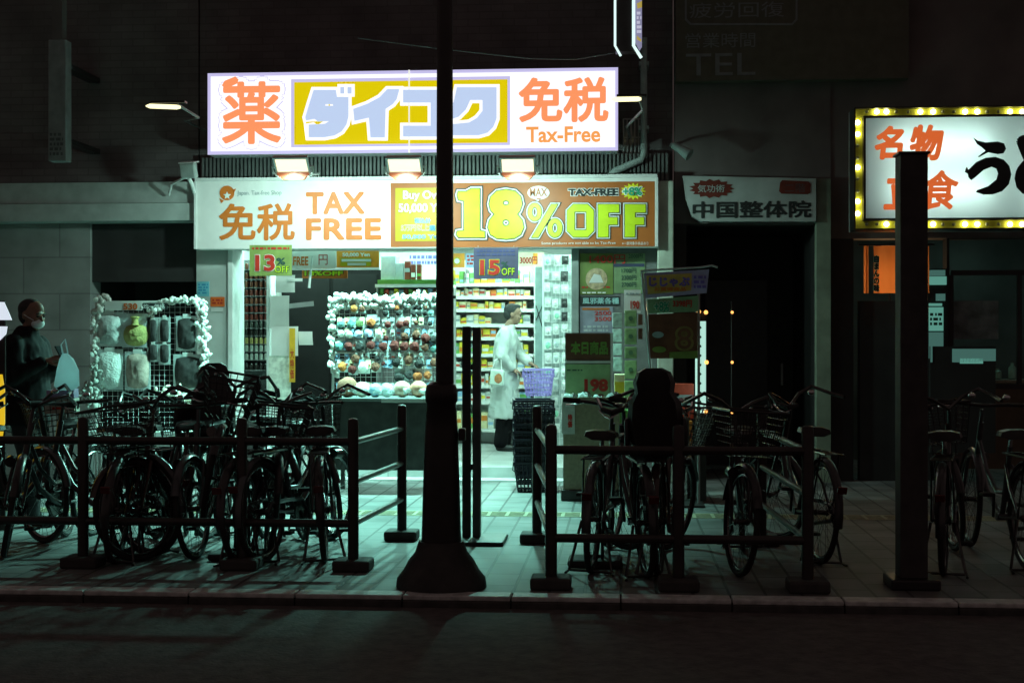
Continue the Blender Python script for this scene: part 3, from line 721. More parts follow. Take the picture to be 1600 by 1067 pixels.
# hanging goods wall right of the shelving
YG = 16.75
t = thing("gridwall_panel", "white wire display panel of hanging packets right of the entrance", "display panel", (ax(872, YG), YG, FLOOR))
x0, x1, z0, z1 = rect((850, 398, 893, 690), YG)
b = MB()
for i in range(8): X = x0 + (x1 - x0) * i / 7; b.tube([(X, YG, FLOOR), (X, YG, z1)], .004, 5)
for i in range(24): z = FLOOR + .05 + (z1 - FLOOR - .06) * i / 23; b.tube([(x0, YG + .006, z), (x1, YG + .006, z)], .003, 5)
b.build("wire_grid", white_metal, t)
b = MB(); b.box(x0 - .02, x0 - .004, YG - .02, YG + .04, FLOOR, z1); b.build("upright", white_metal, t)
b = MB(); b.box(x0, x1, YG + .03, YG + .05, FLOOR, z1); b.build("back_panel", M("gridwall_back", (.5, .56, .55)), t)
rd = random.Random(5); c = 0
for j in range(13):
    for i in range(3):
        px = 851 + i * 13 + rd.uniform(-1, 1.5); py = 400 + j * 21.5 + rd.uniform(-2, 3)
        dark = i == 2 and j in (0, 1, 3, 4)
        cn = "dark" if dark else rd.choice(["white", "white", "pale", "white", "green"])
        mt = {"dark": M("black_pack", (.02, .02, .02), .4), "white": paper, "pale": plastic_clear, "green": M("mint_pack", srgb(150, 210, 180), .4)}[cn]
        hh = rd.uniform(13, 18)
        x0, x1, z0, z1 = rect((px, py, px + rd.uniform(8, 11.5), py + hh), YG)
        y0 = YG - .03 - rd.uniform(0, .05)
        t = thing("hanging_pack", "small %s packet, %s from left in the %s row of the hanging display" % (cn, ORD[i], ORD[j]), "packet", ((x0 + x1) / 2, y0, z0), "packets hanging on the wire display panel")
        q = MB(); q.obox(((x0 + x1) / 2, y0, (z0 + z1) / 2), (x1 - x0, .004, z1 - z0), (R(-4), 0, R(rd.uniform(-8, 8)))); q.build("card", paper if not dark else mt, t)
        q = MB(); q.ball(((x0 + x1) / 2, y0 - .006, z0 + (z1 - z0) * .42), ((x1 - x0) * .36, .012, (z1 - z0) * .32), 2); q.build("blister", mt, t, True)
        c += 1
# grey end panel with a folded umbrella rack beside the shelving
YE = 16.9
x0, x1, z0, z1 = rect((836, 418, 852, 690), YE)
t = thing("end_panel", "grey end panel standing between the back shelving and the hanging display", "panel", ((x0 + x1) / 2, YE, FLOOR))
b = MB(); b.box(x0, x1, YE, YE + .05, FLOOR, z1, .004); b.build("board", M("end_panel_grey", (.26, .34, .33), .5), t)
b = MB(); p = [at(838, 478, YE), at(850, 520, YE), at(838, 500, YE), at(851, 470, YE)]
b.tube([(p[0][0], YE - .02, p[0][1]), (p[1][0], YE - .02, p[1][1])], .006, 6); b.tube([(p[2][0], YE - .02, p[2][1]), (p[3][0], YE - .02, p[3][1])], .006, 6)
b.build("hook_rod", black_paint, t)

# signs on the left pillar
t = card((329, 464, 351, 479), YF - .008, M("orange_plate", srgb(225, 105, 40), .5), "small orange plate on the pale pillar left of the cans", "sign", "wall_plate"); cpanel(t, (330, 480.5, 349, 487), YF - .008, paper); lines(t, (332, 467, 348, 476), YF - .008, red_ink, 2)
t = card((308, 440, 327, 463), YF - .008, M("blue_notice_print", srgb(120, 195, 210), .5), "small pale blue notice on the left edge of the pillar", "notice", "wall_notice"); lines(t, (310, 443, 325, 460), YF - .008, blue_ink, 4)

# posters right of the entrance
YR = YF - .012
t = card((906, 396, 958, 460), YR, M("green_poster", (.13, .19, .04), .5), "green poster reading 1400 yen with a pale picture on the front wall")
text(t, "1400円", (921, 398, 977, 412), YR - .014, [(red_ink, .01)])
shape(t, [oval(932, 436, 17, 17)], YR, [(M("photo_print_skin", srgb(170, 150, 120), .5, var=.5, scale=20), 0)], "printed_area"); shape(t, [[(920, 442), (928, 428), (938, 430), (943, 442)]], YR - LAYER, [(paper, 0)], "printed_area")
lines(t, (909, 447, 954, 451), YR, red_ink, 1, seed=9); lines(t, (910, 456, 948, 459), YR, white_ink, 1, seed=10)
t = card((959, 396, 1008, 458), YR, M("lime_price_poster", (.16, .24, .12), .5), "pale price list poster reading 2000 beside the 1400 yen poster")
text(t, "2000円", (982, 397, 1004, 404), YR, [(green_dark_ink, .01)]); cpanel(t, (958.5, 412, 1007, 417), YR, M("dark_blue_print", (.03, .04, .09)))
for k, s in enumerate(("1700円", "2300円", "2700円")): text(t, s, (971, 419 + k * 11, 994, 427 + k * 11), YR, [(green_dark_ink, .01)])
t = card((906, 463, 968, 477), YR, black_ink, "black strip of pale characters below the green poster", "sign", "name_strip")
text(t, "風邪薬各種", (910, 465, 967, 475), YR, [(M("pale_cyan_print", srgb(150, 195, 195)), .02)])
t = card((906, 479, 958, 540), YR, M("lavender_paper", (.22, .24, .30), .6), "pale lavender price sheet reading 2500 and 3500 below the black strip")
for k, s in enumerate(("2500", "3500")): text(t, s, (929, 486 + k * 9, 955, 492.5 + k * 9), YR, [(red_ink, .01)])
cpanel(t, (910, 481, 952, 484.5), YR, brown_ink); lines(t, (912, 508, 950, 536), YR, M("grey_print", (.35, .4, .42)), 5)

# ------------------------------------------------------------------ goods racks on the pavement
def fluff_run(bm, pts, Y, r=(.018, .034), step=.02, spread=.02, dens=3):
    """petal-like tufts along a pixel polyline"""
    P = [Vector((at(px, py, Y)[0], Y, at(px, py, Y)[1])) for px, py in pts]
    for a, c in zip(P, P[1:]):
        n = max(1, int((c - a).length / step))
        for i in range(n):
            o = a.lerp(c, i / n)
            for k in range(dens):
                rr = random.uniform(*r)
                d = Vector((random.gauss(0, spread), random.gauss(0, spread), random.gauss(0, spread)))
                bm.ball(o + d, (rr, rr * random.uniform(.4, .9), rr * random.uniform(.5, 1)), 2, .09, (random.random() * 3, random.random() * 3, random.random() * 3))
def gridrack(r, Y, label, foot):
    x0, x1, z0, z1 = rect(r, Y)
    t = thing("wire_rack", label, "rack", ((x0 + x1) / 2, Y, 0))
    q = MB(); n = int((x1 - x0) / .05)
    for i in range(n + 1): X = x0 + (x1 - x0) * i / n; q.tube([(X, Y, z0), (X, Y, z1)], .0014, 4)
    n = int((z1 - z0) / .05)
    for i in range(n + 1): z = z0 + (z1 - z0) * i / n; q.tube([(x0, Y + .004, z), (x1, Y + .004, z)], .0014, 4)
    q.build("wire_grid", white_metal, t)
    for X in (x0 - .012, x1 + .012):
        q = MB(); q.tube([(X, Y + .01, .03), (X, Y + .01, z1)], .012, 8); q.build("post", white_metal, t, True)
        q = MB(); q.box(X - .02, X + .02, Y - .22, Y + .25, 0.0, .028, .004); q.build("foot", white_metal, t)
    q = MB(); q.tube([(x0 - .012, Y + .01, z1), (x1 + .012, Y + .01, z1)], .012, 8); q.build("top_rail", white_metal, t, True)
    return t
YA = 13.55
gridrack((152, 472, 314, 668), YA, "wire rack of pouches and black bags edged with white blossom left of the shop", 0)
b = MB(); fluff_run(b, [(150, 560), (149, 520), (150, 488), (156, 474), (166, 468)], YA - .03, dens=3, spread=.022)
fluff_run(b, [(156, 466), (170, 470)], YA - .03, dens=3)
fluff_run(b, [(250, 474), (268, 470), (290, 469), (312, 470)], YA - .03, dens=3, spread=.014); fluff_run(b, [(222, 480), (236, 484), (252, 482)], YA - .04, dens=2, spread=.014)
fluff_run(b, [(316, 476), (319, 520), (320, 560), (322, 600), (325, 640), (326, 672)], YA - .03, dens=4, spread=.022); fluff_run(b, [(308, 655), (330, 655)], YA - .05, dens=4, spread=.03)
fluff_run(b, [(304, 655), (328, 655)], YA - .06, dens=4, spread=.03)
tag(b.build("blossom_garland", fluff, None, True), "garland of white artificial blossom round the rack of pouches", "garland")
b = MB(); fluff_run(b, [(152, 560), (150, 600), (147, 640)], YA - .05, dens=3, spread=.03); fluff_run(b, [(140, 600), (140, 640)], YA - .02, dens=2, spread=.03)
tag(b.build("tulle_bunch", M("greyish_tulle", (.40, .43, .40), .9, var=.3, scale=30), None, True), "bunch of greyish tulle hanging down the left side of the rack of pouches", "fabric")
b = MB(); fluff_run(b, [(258, 612), (275, 614), (288, 618), (296, 628)], YA - .1, dens=4, spread=.03)
tag(b.build("fur_muff", M("cream_fur", (.82, .78, .66), .9, bump=.6, scale=60), None, True), "cream fluffy muff below the black bags of the left rack", "muff")
t = card((164, 471, 222, 485), YA - .06, paper, "white price strip reading 530 along the top of the left rack", "price strip", "price_strip")
text(t, "530", (193, 474, 215, 484), YA - .06, [(M("orange_red_print", srgb(205, 100, 50), .5), .03)])
t = card((222, 474, 262, 484), YA - .055, black_ink, "black strip with white characters at the top of the left rack", "price strip", "price_strip"); text(t, "均一価格", (224, 475, 258, 483), YA - .055, [(white_ink, .02)])
def pouch(r, Y, mat, label, name, cat, wrap=True, neck=None, d=.05):
    x0, x1, z0, z1 = rect(r, Y); c = Vector(((x0 + x1) / 2, Y, (z0 + z1) / 2)); w, h = (x1 - x0), (z1 - z0)
    t = thing(name, label, cat, (c.x, Y, z0), "soft goods hanging on the left rack")
    q = MB(); n = 14
    q2 = bmesh.ops.create_grid(q.bm, x_segments=n, y_segments=n, size=1)
    for v in q2['verts']:
        u, s_ = v.co.x, v.co.y
        rr = max(abs(u), abs(s_)); k = (u * u + s_ * s_) ** .5 or 1
        mix = .45 if neck is None else .8
        uu = u * (1 - mix) + u * rr / k * mix; ss = s_ * (1 - mix) + s_ * rr / k * mix
        if neck is not None: ss = ss * .72 - .28
        bulge = d * max(0, (1 - rr ** 2.4)) * (1 + .25 * mnoise.noise(Vector((u * 3, s_ * 3, c.x * 9))))
        v.co = Vector((c.x + uu * w / 2, Y - bulge - .002, c.z + ss * h / 2))
    bmesh.ops.solidify(q.bm, geom=q.bm.faces[:], thickness=.006)
    q.build("body", mat, t, True)
    q = MB(); q.box(x0 - .014, x1 + .014, Y + .001, Y + .005, z0 - .02, z1 + .02); q.build("plastic_sleeve", plastic_clear, t)
    if neck is not None:
        q = MB(); q.lathe([(w * .17, 0), (w * .13, .02), (w * .13, h * .2), (w * .19, h * .27), (w * .17, h * .29)], (c.x, Y - d * .5, c.z + h * .18), 14); q.build("neck", mat, t, True)
    if wrap:
        q = MB(); q.box(x0 + w * .3, x1 - w * .3, Y - .004, Y + .001, z1 - .002, z1 + .04); q.build("hang_tag", paper, t)
    return t
YA1 = YA - .03
pouch((153, 491, 189, 538), YA1, M("pale_grey_plush", (.5, .53, .52), .9, var=.6, scale=11, bump=.5), "pale grey plush pouch in the upper left corner of the left rack", "pouch", "pouch")
pouch((193, 493, 232, 540), YA1, M("yellow_green_plush", (.40, .38, .13), .9, var=.25, scale=14, bump=.5), "yellow green round pouch with a neck like a hot water bottle", "water_bottle_cover", "pouch", False, 1)
pouch((152, 549, 190, 606), YA1, M("off_white_plush", (.62, .66, .64), .9, var=.2, scale=20, bump=.6), "off white rounded cushion at the lower left of the left rack", "cushion", "cushion")
pouch((197, 552, 233, 606), YA1, M("brown_white_plush", (.38, .29, .25), .9, var=.7, scale=6, bump=.5), "brown and white rounded cushion right of the off white one", "cushion", "cushion")
dark_bag = M("dark_textile", (.03, .026, .026), .6, var=.5, scale=25)
for i, r in enumerate(((232, 499, 245, 534), (250, 499, 264, 534), (232, 538, 246, 562), (250, 538, 264, 566))):
    pouch(r, YA1, dark_bag, "narrow dark packet, %s of four in the middle of the left rack" % ("upper left", "upper right", "lower left", "lower right")[i], "dark_packet", "packet", True, None, .02)
pouch((277, 497, 306, 545), YA1, dark_bag, "tall black bag at the upper right of the left rack", "black_bag", "bag", True, None, .03)
pouch((273, 557, 314, 606), YA1, dark_bag, "wide square black bag at the lower right of the left rack", "black_bag", "bag", True, None, .03)
# shelf below the left rack with wrapped goods
t = thing("display_bin", "low white bin of wrapped fluffy goods under the rack of pouches", "bin", (ax(232, YA), YA, 0))
x0, x1, z0, z1 = rect((140, 640, 318, 690), YA - .15)
b = MB(); b.box(x0, x1, YA - .36, YA + .1, z0 - .03, z0); b.box(x0, x1, YA - .37, YA - .361, z0, z0 + .11); b.box(x0, x0 + .008, YA - .36, YA + .1, z0, z0 + .11); b.box(x1 - .008, x1, YA - .36, YA + .1, z0, z0 + .11); b.build("tray", white_metal, t)
for X in (x0 + .02, x1 - .02):
    for Y in (YA - .34, YA + .08):
        b = MB(); b.box(X - .015, X + .015, Y - .015, Y + .015, 0, z0 - .031); b.build("leg", white_metal, t)
for i in range(9):
    px = 152 + i * 18; X, z = at(px, 650, YA - .2)
    q = MB(); rr = random.uniform(.05, .075)
    q.ball((X, YA - .2 + random.uniform(-.05, .05), z0 + rr + .002), (rr, rr * .9, rr), 2, .12)
    tag(q.build("wrapped_plush", [plastic_clear, fluff, M("pale_green_plush", (.5, .58, .48), .7, var=.3)][i % 3], None, True), "%s wrapped plush ball, %s from the left in the white bin" % (["clear", "white", "pale green"][i % 3], ORD[i]), "plush", "wrapped plush in the white bin")

# pom-pom rack
YO = 13.45
gridrack((522, 466, 688, 622), YO, "wire rack of pom pom hair ties edged with white fluff behind the dark pole", 0)
b = MB(); fluff_run(b, [(519, 470), (540, 466), (575, 466), (610, 470), (640, 466), (672, 464), (694, 469)], YO - .02, dens=4, spread=.018)
fluff_run(b, [(525, 477), (590, 478), (692, 476)], YO - .01, dens=3, spread=.012)
fluff_run(b, [(522, 474), (518, 500), (519, 520), (521, 545), (520, 570), (521, 590)], YO - .02, dens=2, spread=.018)
tag(b.build("fluffy_trim", fluff, None, True), "white fluffy trim along the top and left edge of the pom pom rack", "garland")
POMC = {"black": M("black_pompom", (.02, .017, .017), .9, bump=.6, scale=70), "dark red": M("dark_red_pompom", srgb(95, 30, 26), .9, bump=.6, scale=70), "brown": M("brown_pompom", srgb(105, 62, 45), .9, bump=.6, scale=70), "orange brown": M("orange_brown_pompom", srgb(160, 85, 40), .9, bump=.6, scale=70), "teal": M("teal_pompom", srgb(90, 130, 125), .9, bump=.6, scale=70), "green": M("green_pompom", srgb(95, 115, 70), .9, bump=.6, scale=70), "white": fluff, "orange": M("orange_pompom", srgb(185, 110, 50), .9, bump=.6, scale=70), "pale blue": M("pale_blue_pompom", srgb(185, 200, 225), .9, bump=.6, scale=70)}
poms = []
for row, lst in enumerate((
    [(553, 482, 7, "orange"), (566, 483, 6, "brown"), (602, 482, 4, "black"), (620, 481, 5, "orange brown"), (633, 480, 4, "black"), (646, 480, 4, "black"), (655, 480, 4, "black"), (665, 480, 4, "brown")],
    [(602, 489, 6, "black"), (623, 489, 6, "black"), (646, 489, 6, "black"), (655, 489, 6, "black"), (664, 489, 6, "black"), (673, 489, 5, "teal")],
    [(532, 507, 7, "teal"), (548, 506, 8, "teal"), (562, 506, 8, "green"), (580, 504, 9, "orange brown"), (606, 507, 7, "dark red"), (625, 507, 8, "dark red"), (635, 504, 7, "dark red"), (650, 504, 5, "brown"), (664, 505, 4, "black"), (672, 505, 5, "black")],
    [(533, 521, 7, "white"), (546, 522, 8, "white"), (560, 522, 8, "pale blue"), (576, 521, 9, "pale blue"), (592, 522, 8, "white"), (603, 528, 5, "dark red"), (633, 525, 8, "brown"), (650, 523, 8, "brown"), (665, 528, 9, "dark red"), (678, 530, 8, "black")],
    [(530, 541, 9, "teal"), (545, 541, 9, "dark red"), (562, 541, 9, "black"), (580, 539, 9, "dark red"), (599, 541, 9, "dark red"), (617, 540, 10, "dark red"), (632, 541, 9, "dark red"), (648, 541, 10, "dark red"), (664, 543, 8, "brown"), (678, 545, 7, "teal")],
    [(535, 573, 9, "orange"), (551, 577, 9, "dark red"), (568, 573, 11, "white"), (587, 573, 9, "brown"), (590, 560, 6, "black"), (601, 568, 6, "dark red"), (556, 560, 9, "brown"), (620, 566, 9, "black"), (638, 562, 9, "brown"), (655, 568, 9, "black"), (652, 588, 9, "orange brown"), (668, 586, 8, "orange brown"), (624, 590, 10, "black"), (640, 586, 9, "black"), (678, 566, 8, "brown")])):
    poms.append(lst)
    for i, (px, py, rp, cn) in enumerate(lst):
        X, z = at(px, py, YO - .05); rr = rp * .8 / F * YO
        t = thing("pompom_hair_tie", "%s pom pom hair tie, %s in the %s row of the fluffy edged rack" % (cn, ORD[i], ORD[row]), "hair tie", (X, YO - .05, z - rr), "pom pom hair ties on the fluffy edged rack")
        q = MB(); q.box(X - rr * 1.05, X + rr * 1.05, YO - .022 - .001 * (i % 3), YO - .018, z - rr * 1.25, z + rr * 1.7); q.build("card", (paper, paper, plastic_clear, M("mint_card", (.42, .5, .48), .6))[(i * 7 + row * 3) % 4], t)
        q = MB(); q.ball((X, YO - .03 - rr * .6, z), (rr, rr * .8, rr), 2, .16); q.build("pompom", POMC[cn], t)
b = MB(); x0, x1, z0, z1 = rect((521, 550, 690, 552.5), YO - .03); b.box(x0, x1, YO - .04, YO - .01, z0, z1); o = tag(b.build("hook_bar", white_metal), "white hook bar across the middle of the pom pom rack", "bar")
for row, py in enumerate((496, 514, 533, 551, 562, 598)):
    for i in range(13):
        px = 530 + i * 12 + random.uniform(-3, 3); x0, x1, z0, z1 = rect((px - 3.5, py, px + 3.5, py + random.uniform(9, 14)), YO)
        yy = YO - .035 - random.uniform(0, .03)
        t = thing("hair_clip_card", "tiny pale hair clip card, %s in the %s strip of the fluffy edged rack" % (ORD[i], ORD[row]), "card", ((x0 + x1) / 2, yy, z0), "cards hanging on the fluffy edged rack")
        q = MB(); q.obox(((x0 + x1) / 2, yy, (z0 + z1) / 2), (x1 - x0, .002, z1 - z0), (R(-5), R(random.uniform(-8, 8)), R(random.uniform(-12, 12)))); q.build("card", random.choice([paper, plastic_clear, PM["pale blue"], PM["cream"]]), t)
        q = MB(); q.obox(((x0 + x1) / 2, yy - .005, (z0 + z1) / 2 - .006), ((x1 - x0) * .75, .006, .012), (0, R(random.uniform(-20, 20)), 0)); q.build("clip", random.choice([black_ink, PM["red"], POMC["brown"], chrome]), t)
# table with plastic wrapped goods
YTB = 12.9
x0, x1, z0, z1 = rect((516, 622, 700, 780), YTB)
t = thing("sale_table", "dark sale table with a pale front strip under the pom pom rack", "table", ((x0 + x1) / 2, YTB, 0))
b = MB(); b.box(x0, x1, YTB, YTB + .5, z1 - .03, z1, .004); b.build("tabletop", M("table_grey", (.16, .19, .18), .5), t)
b = MB(); b.box(x0 + .02, x1 - .02, YTB + .02, YTB + .03, .22, z1 - .031); b.build("front_panel", M("table_front", (.035, .034, .032), .7, var=.4), t)
xs0, xs1, zs0, zs1 = rect((596, 623, 670, 629), YTB); b = MB(); b.box(xs0, xs1, YTB - .006, YTB - .001, zs0, zs1); b.build("edge_strip", pillar_paint, t)
for X in (x0 + .03, x1 - .03):
    for Y in (YTB + .05, YTB + .45):
        b = MB(); b.box(X - .02, X + .02, Y - .02, Y + .02, 0, z1 - .031 if Y > YTB + .1 else .219); b.build("leg", black_paint, t)
for i, (px, rp, mt, lab) in enumerate(((543, 17, M("brown_fur", srgb(140, 95, 75), .9, bump=.6, scale=50), "large brown fur ball in plastic at the left end of the sale table"), (566, 13, M("cream_fur", (.8, .78, .7)), "cream wrapped ball beside the brown fur ball on the sale table"), (586, 12, M("blue_wrap", srgb(150, 185, 205), .2, coat=.5), "pale blue wrapped ball in the middle of the sale table"), (605, 12, plastic_clear, "clear wrapped ball between the blue and the peach ones"), (628, 14, M("peach_wrap", srgb(205, 170, 150), .25, coat=.5), "peach wrapped ball, larger one right of the middle of the table"), (654, 14, M("pink_wrap", srgb(205, 150, 125), .25, coat=.5), "pink wrapped ball at the right end of the sale table"))):
    rr = rp / F * YTB; X = ax(px, YTB + .2)
    t = thing("wrapped_ball", lab, "plush", (X, YTB + .2, z1 + .001), "wrapped balls on the sale table")
    q = MB(); q.ball((X, YTB + .2, z1 + rr * .96), (rr, rr, rr * .95), 3, .05); q.build("ball", mt, t, True)
    q = MB(); q.ball((X + rr * .5, YTB + .17, z1 + rr * .8), (rr * .75, rr * .7, rr * .45), 2, .3); q.build("plastic_wrap", plastic_clear, t)

# ------------------------------------------------------------------ shopping baskets
purple = M("purple_plastic", (.30, .22, .55), .4, var=.12)
shaded_purple = M("shaded_purple_plastic", (.012, .009, .02), .4, var=.2)  # same purple plastic with the shade on the stack put into its colour
def basket_meshes(w=.36, d=.46, h=.27, mat=purple):
    def sec(k): s_ = .80 + .20 * k; return w * s_ / 2, d * s_ / 2
    q = MB(); n = 9
    def ring(z0, z1, th=.006, grow=0):
        for z, (a, c) in ((z0, sec(z0 / h)),):
            a += grow; c += grow; a2, c2 = a, c
            q.box(-a, a, -c, -c + th, z0, z1); q.box(-a, a, c - th, c, z0, z1); q.box(-a, -a + th, -c + th, c - th, z0, z1); q.box(a - th, a, -c + th, c - th, z0, z1)
    a, c = sec(0); q.box(-a, a, -c, c, 0, .006)
    for z in (.03, .085, .14, .195, .235): ring(z, z + .016)
    for i in range(n + 1):
        k = i / n * 2 - 1
        for sgn in (-1, 1):
            a0, c0 = sec(0); a1, c1 = sec(1)
            q.tube([(a0 * k, sgn * (c0 - .003), .003), (a1 * k, sgn * (c1 - .003), h - .02)], .0055, 4)
            q.tube([(sgn * (a0 - .003), c0 * k, .003), (sgn * (a1 - .003), c1 * k, h - .02)], .0055, 4)
    body = q.mesh("body", mat)
    q = MB(); ring(h - .022, h, .02, .01); rim = q.mesh("rim", mat)
    q = MB(); a, c = sec(1)
    q.tube([(-a - .004, -.02, h - .01), (-a - .012, -.02, h - .09), (-a + .05, -.02, h - .14), (a - .05, -.02, h - .14), (a + .012, -.02, h - .09), (a + .004, -.02, h - .01)], .006, 6)
    handle = q.mesh("handle", mat, True)
    return body, rim, handle
def basket(ms, loc, rz, label, group=None):
    t = thing("shopping_basket", label, "basket", loc, group); t.rotation_euler = (0, 0, rz)
    for nm, me in zip(("body", "rim", "handle"), ms):
        o = bpy.data.objects.new(nm, me); COL.objects.link(o); o.parent = t
    return t
YBK = 16.35
X = ax(841, YBK)
basket(basket_meshes(.345, .34, .31), (X, YBK, az(841, 618, YBK)), R(6), "bright purple shopping basket held by the shop worker in the white coat")
dk = basket_meshes(.37, .46, .28, shaded_purple); YST = 13.35
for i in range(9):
    basket(dk, (ax(834, YST) + random.uniform(-.008, .008), YST + random.uniform(-.008, .008), .004 + i * .072), R(5 + random.uniform(-2, 2)), ("topmost shade-darkened purple basket of the nested stack, its rim catching the light" if i == 8 else "shade-darkened purple basket nested in the stack by the door, %s from the bottom" % ORD[i]), "stack of shade-darkened purple baskets")

# ------------------------------------------------------------------ promotion corner right of the entrance
YPB = 12.5
x0, x1, z0, z1 = rect((880, 617, 968, 760), YPB)
t = thing("carton_bin", "brown carton bin heaped with foil wrapped goods under the 198 board", "bin", ((x0 + x1) / 2, YPB, 0))
carton_m = M("brown_cardboard", (.24, .22, .15), .8, var=.15, scale=30)
b = MB(); b.box(x0, x1, YPB, YPB + .01, .1, z1 - .02); b.box(x0, x1, YPB + .4, YPB + .41, .1, z1 - .02); b.box(x0, x0 + .01, YPB + .0101, YPB + .3999, .1, z1 - .02); b.box(x1 - .01, x1, YPB + .0101, YPB + .3999, .1, z1 - .02); b.box(x0 + .01, x1 - .01, YPB + .0101, YPB + .3999, z1 - .22, z1 - .21); b.build("carton", carton_m, t)
b = MB(); b.box(x0 - .02, x1 + .02, YPB - .02, YPB + .43, 0, .099, .01); b.build("pallet", black_paint, t)
b = MB(); xa, xb, za, zb = rect((878, 623, 898, 678), YPB - .01); b.box(xa, xb, YPB - .012, YPB - .004, za, zb); o = b.build("price_card", M("pale_card", (.45, .5, .47), .6), t)
text(t, "特\n価", (887, 647, 894, 668), YPB - .014, [(red_ink, .05)])
for i in range(11):
    X = x0 + .04 + (x1 - x0 - .08) * i / 10
    q = MB(); rr = random.uniform(.03, .05); q.ball((X, YPB + .06 + (i % 3) * .12, z1 - .05 + rr * .6), (rr, rr, rr), 2, .25, (i, i * 2, 0))
    tag(q.build("foil_packet", M("foil_dark", (.3, .3, .28), .2, .8, var=.3) if i % 3 else plastic_clear, None), "crumpled %s packet, %s from the left in the brown carton bin" % ("foil" if i % 3 else "clear", ORD[i]), "packet", "packets heaped in the carton bin")
YPS = 12.75
x0, x1, z0, z1 = rect((883, 520, 957, 620), YPS)
t = thing("price_board", "two part price board with brown top and a red 198 on green paper", "sign", ((x0 + x1) / 2, YPS, .5))
b = MB(); b.box(x0, x1, YPS, YPS + .03, z0, z1); b.build("backing", M("board_back", (.2, .2, .18)), t)
for X in (x0 + .05, x1 - .05):
    b = MB(); b.box(X - .012, X + .012, YPS + .031, YPS + .05, .55, z1 - .05); b.build("support", grey_metal, t)
cpanel(t, (884, 522, 953, 562), YPS, M("dark_red_card", (.13, .055, .03), .5)); cpanel(t, (884, 569, 953, 618), YPS, M("green_paper", srgb(150, 185, 135), .6))
text(t, "本日商品", (892, 533, 950, 554), YPS - LAYER, [(M("dull_green_print", srgb(110, 150, 70), .5), .05)])
text(t, "198", (913, 592, 950, 612), YPS - LAYER, [(red_ink, .05)]); lines(t, (886, 577, 910, 580), YPS - LAYER, green_dark_ink, 1, seed=12)
b = MB(); xa, xb, za, zb = rect((954, 520, 958, 620), YPS); b.box(xa, xb, YPS - .012, YPS - .0005, za, zb); b.build("edge_strip", white_metal, t)
b = MB(); xa, xb, za, zb = rect((883, 564, 954, 567), YPS); b.box(xa, xb, YPS - .012, YPS - .0005, za, zb); b.build("edge_strip", white_metal, t)
# columns of hanging packs and the 190 card
YHP = 13.3
t = card((975, 453, 1001, 489), YHP + .1, paper, "white price card with a red 190 between the posters and the banner", "price card", "price_card"); text(t, "190", (985, 470, 999, 483), YHP + .1, [(red_ink, .03)]); lines(t, (978, 457, 998, 461), YHP + .1, M("grey_print", (.35, .4, .42)), 1)
xp, _ = at(972, 600, YHP + .12)
t = thing("hook_stand", "slim grey stand carrying strips of green packs near the 190 card", "display stand", (xp, YHP + .12, 0))
b = MB(); b.box(xp - .012, xp + .012, YHP + .11, YHP + .135, .02, 1.85); b.build("post", grey_metal, t); b = MB(); b.box(xp - .18, xp + .2, YHP - .02, YHP + .3, 0, .019); b.build("base", black_paint, t)
green_pack = M("green_pack", (.17, .27, .12), .4, var=.3, scale=20)
for i, (ya, yb) in enumerate(((485, 510), (513, 538), (542, 560), (563, 592), (595, 622), (625, 652))):
    x0, x1, z0, z1 = rect((976, ya, 995, yb), YHP)
    t = thing("green_pack", "green pack with a dark emblem, %s from the top of the hanging strip" % ORD[i], "packet", ((x0 + x1) / 2, YHP, z0), "green packs hanging in a strip")
    q = MB(); q.obox(((x0 + x1) / 2, YHP, (z0 + z1) / 2), (x1 - x0, .03, z1 - z0), (0, 0, R(random.uniform(-6, 6))), .006); q.build("pack", green_pack, t)
    q = MB(); q.lathe([(.022, 0), (.022, .003)], ((x0 + x1) / 2, YHP - .018, (z0 + z1) / 2), 10, Matrix.Rotation(R(90), 4, 'X')); q.build("emblem_patch", M("pack_emblem", (.05, .12, .06)), t)
for i, (ya, yb) in enumerate(((489, 511), (514, 534), (537, 555), (558, 580))):
    x0, x1, z0, z1 = rect((957, ya, 972, yb), YHP)
    q = MB(); q.obox(((x0 + x1) / 2, YHP, (z0 + z1) / 2), (x1 - x0, .02, z1 - z0), (0, 0, R(random.uniform(-10, 10))), .005)
    tag(q.build("clear_pack", M("pale_teal_pack", (.45, .6, .55), .3, var=.4, scale=25)), "pale teal pack, %s from the top beside the green strip" % ORD[i], "packet", "pale packs hanging by the green strip")
for i, (ya, yb) in enumerate(((491, 508), (513, 530))):
    x0, x1, z0, z1 = rect((997, ya, 1004, yb), YHP + .05)
    q = MB(); q.box(x0, x1, YHP + .05, YHP + .07, z0, z1, .003); tag(q.build("dark_pack", M("dark_brown_pack", srgb(80, 50, 35), .4)), "small dark brown pack, %s right of the green strip" % ("upper one" if i == 0 else "lower one"), "packet")
for i, (r, Yc, cn, lab) in enumerate((((960, 585, 976, 640), 12.9, "cream", "tall cream carton squeezed between the 198 board and the green strip"), ((958, 641, 990, 690), 12.75, "green", "green carton standing low right of the brown carton bin"), ((992, 655, 1030, 700), 12.7, "yellow", "yellow carton on the pile under the banner stand"), ((996, 610, 1016, 654), 12.8, "white", "white carton upright on the pile under the banner stand"), ((1017, 622, 1044, 654), 12.8, "green", "green carton beside the upright white one under the banner stand"), ((1032, 658, 1082, 704), 12.72, "orange", "wide orange carton at the right end of the pile under the banner stand"), ((1046, 600, 1084, 655), 12.85, "red", "red carton at the top right of the pile under the banner stand"))):
    x0, x1, z0, z1 = rect(r, Yc); carton(x0, x1, Yc, Yc + .22, z0, z1, cn, lab, "cartons piled under the banner stand", True, "carton_box")
t = thing("goods_trolley", "low dark trolley carrying the cartons under the banner stand", "trolley", (ax(1020, 12.7), 12.7, 0))
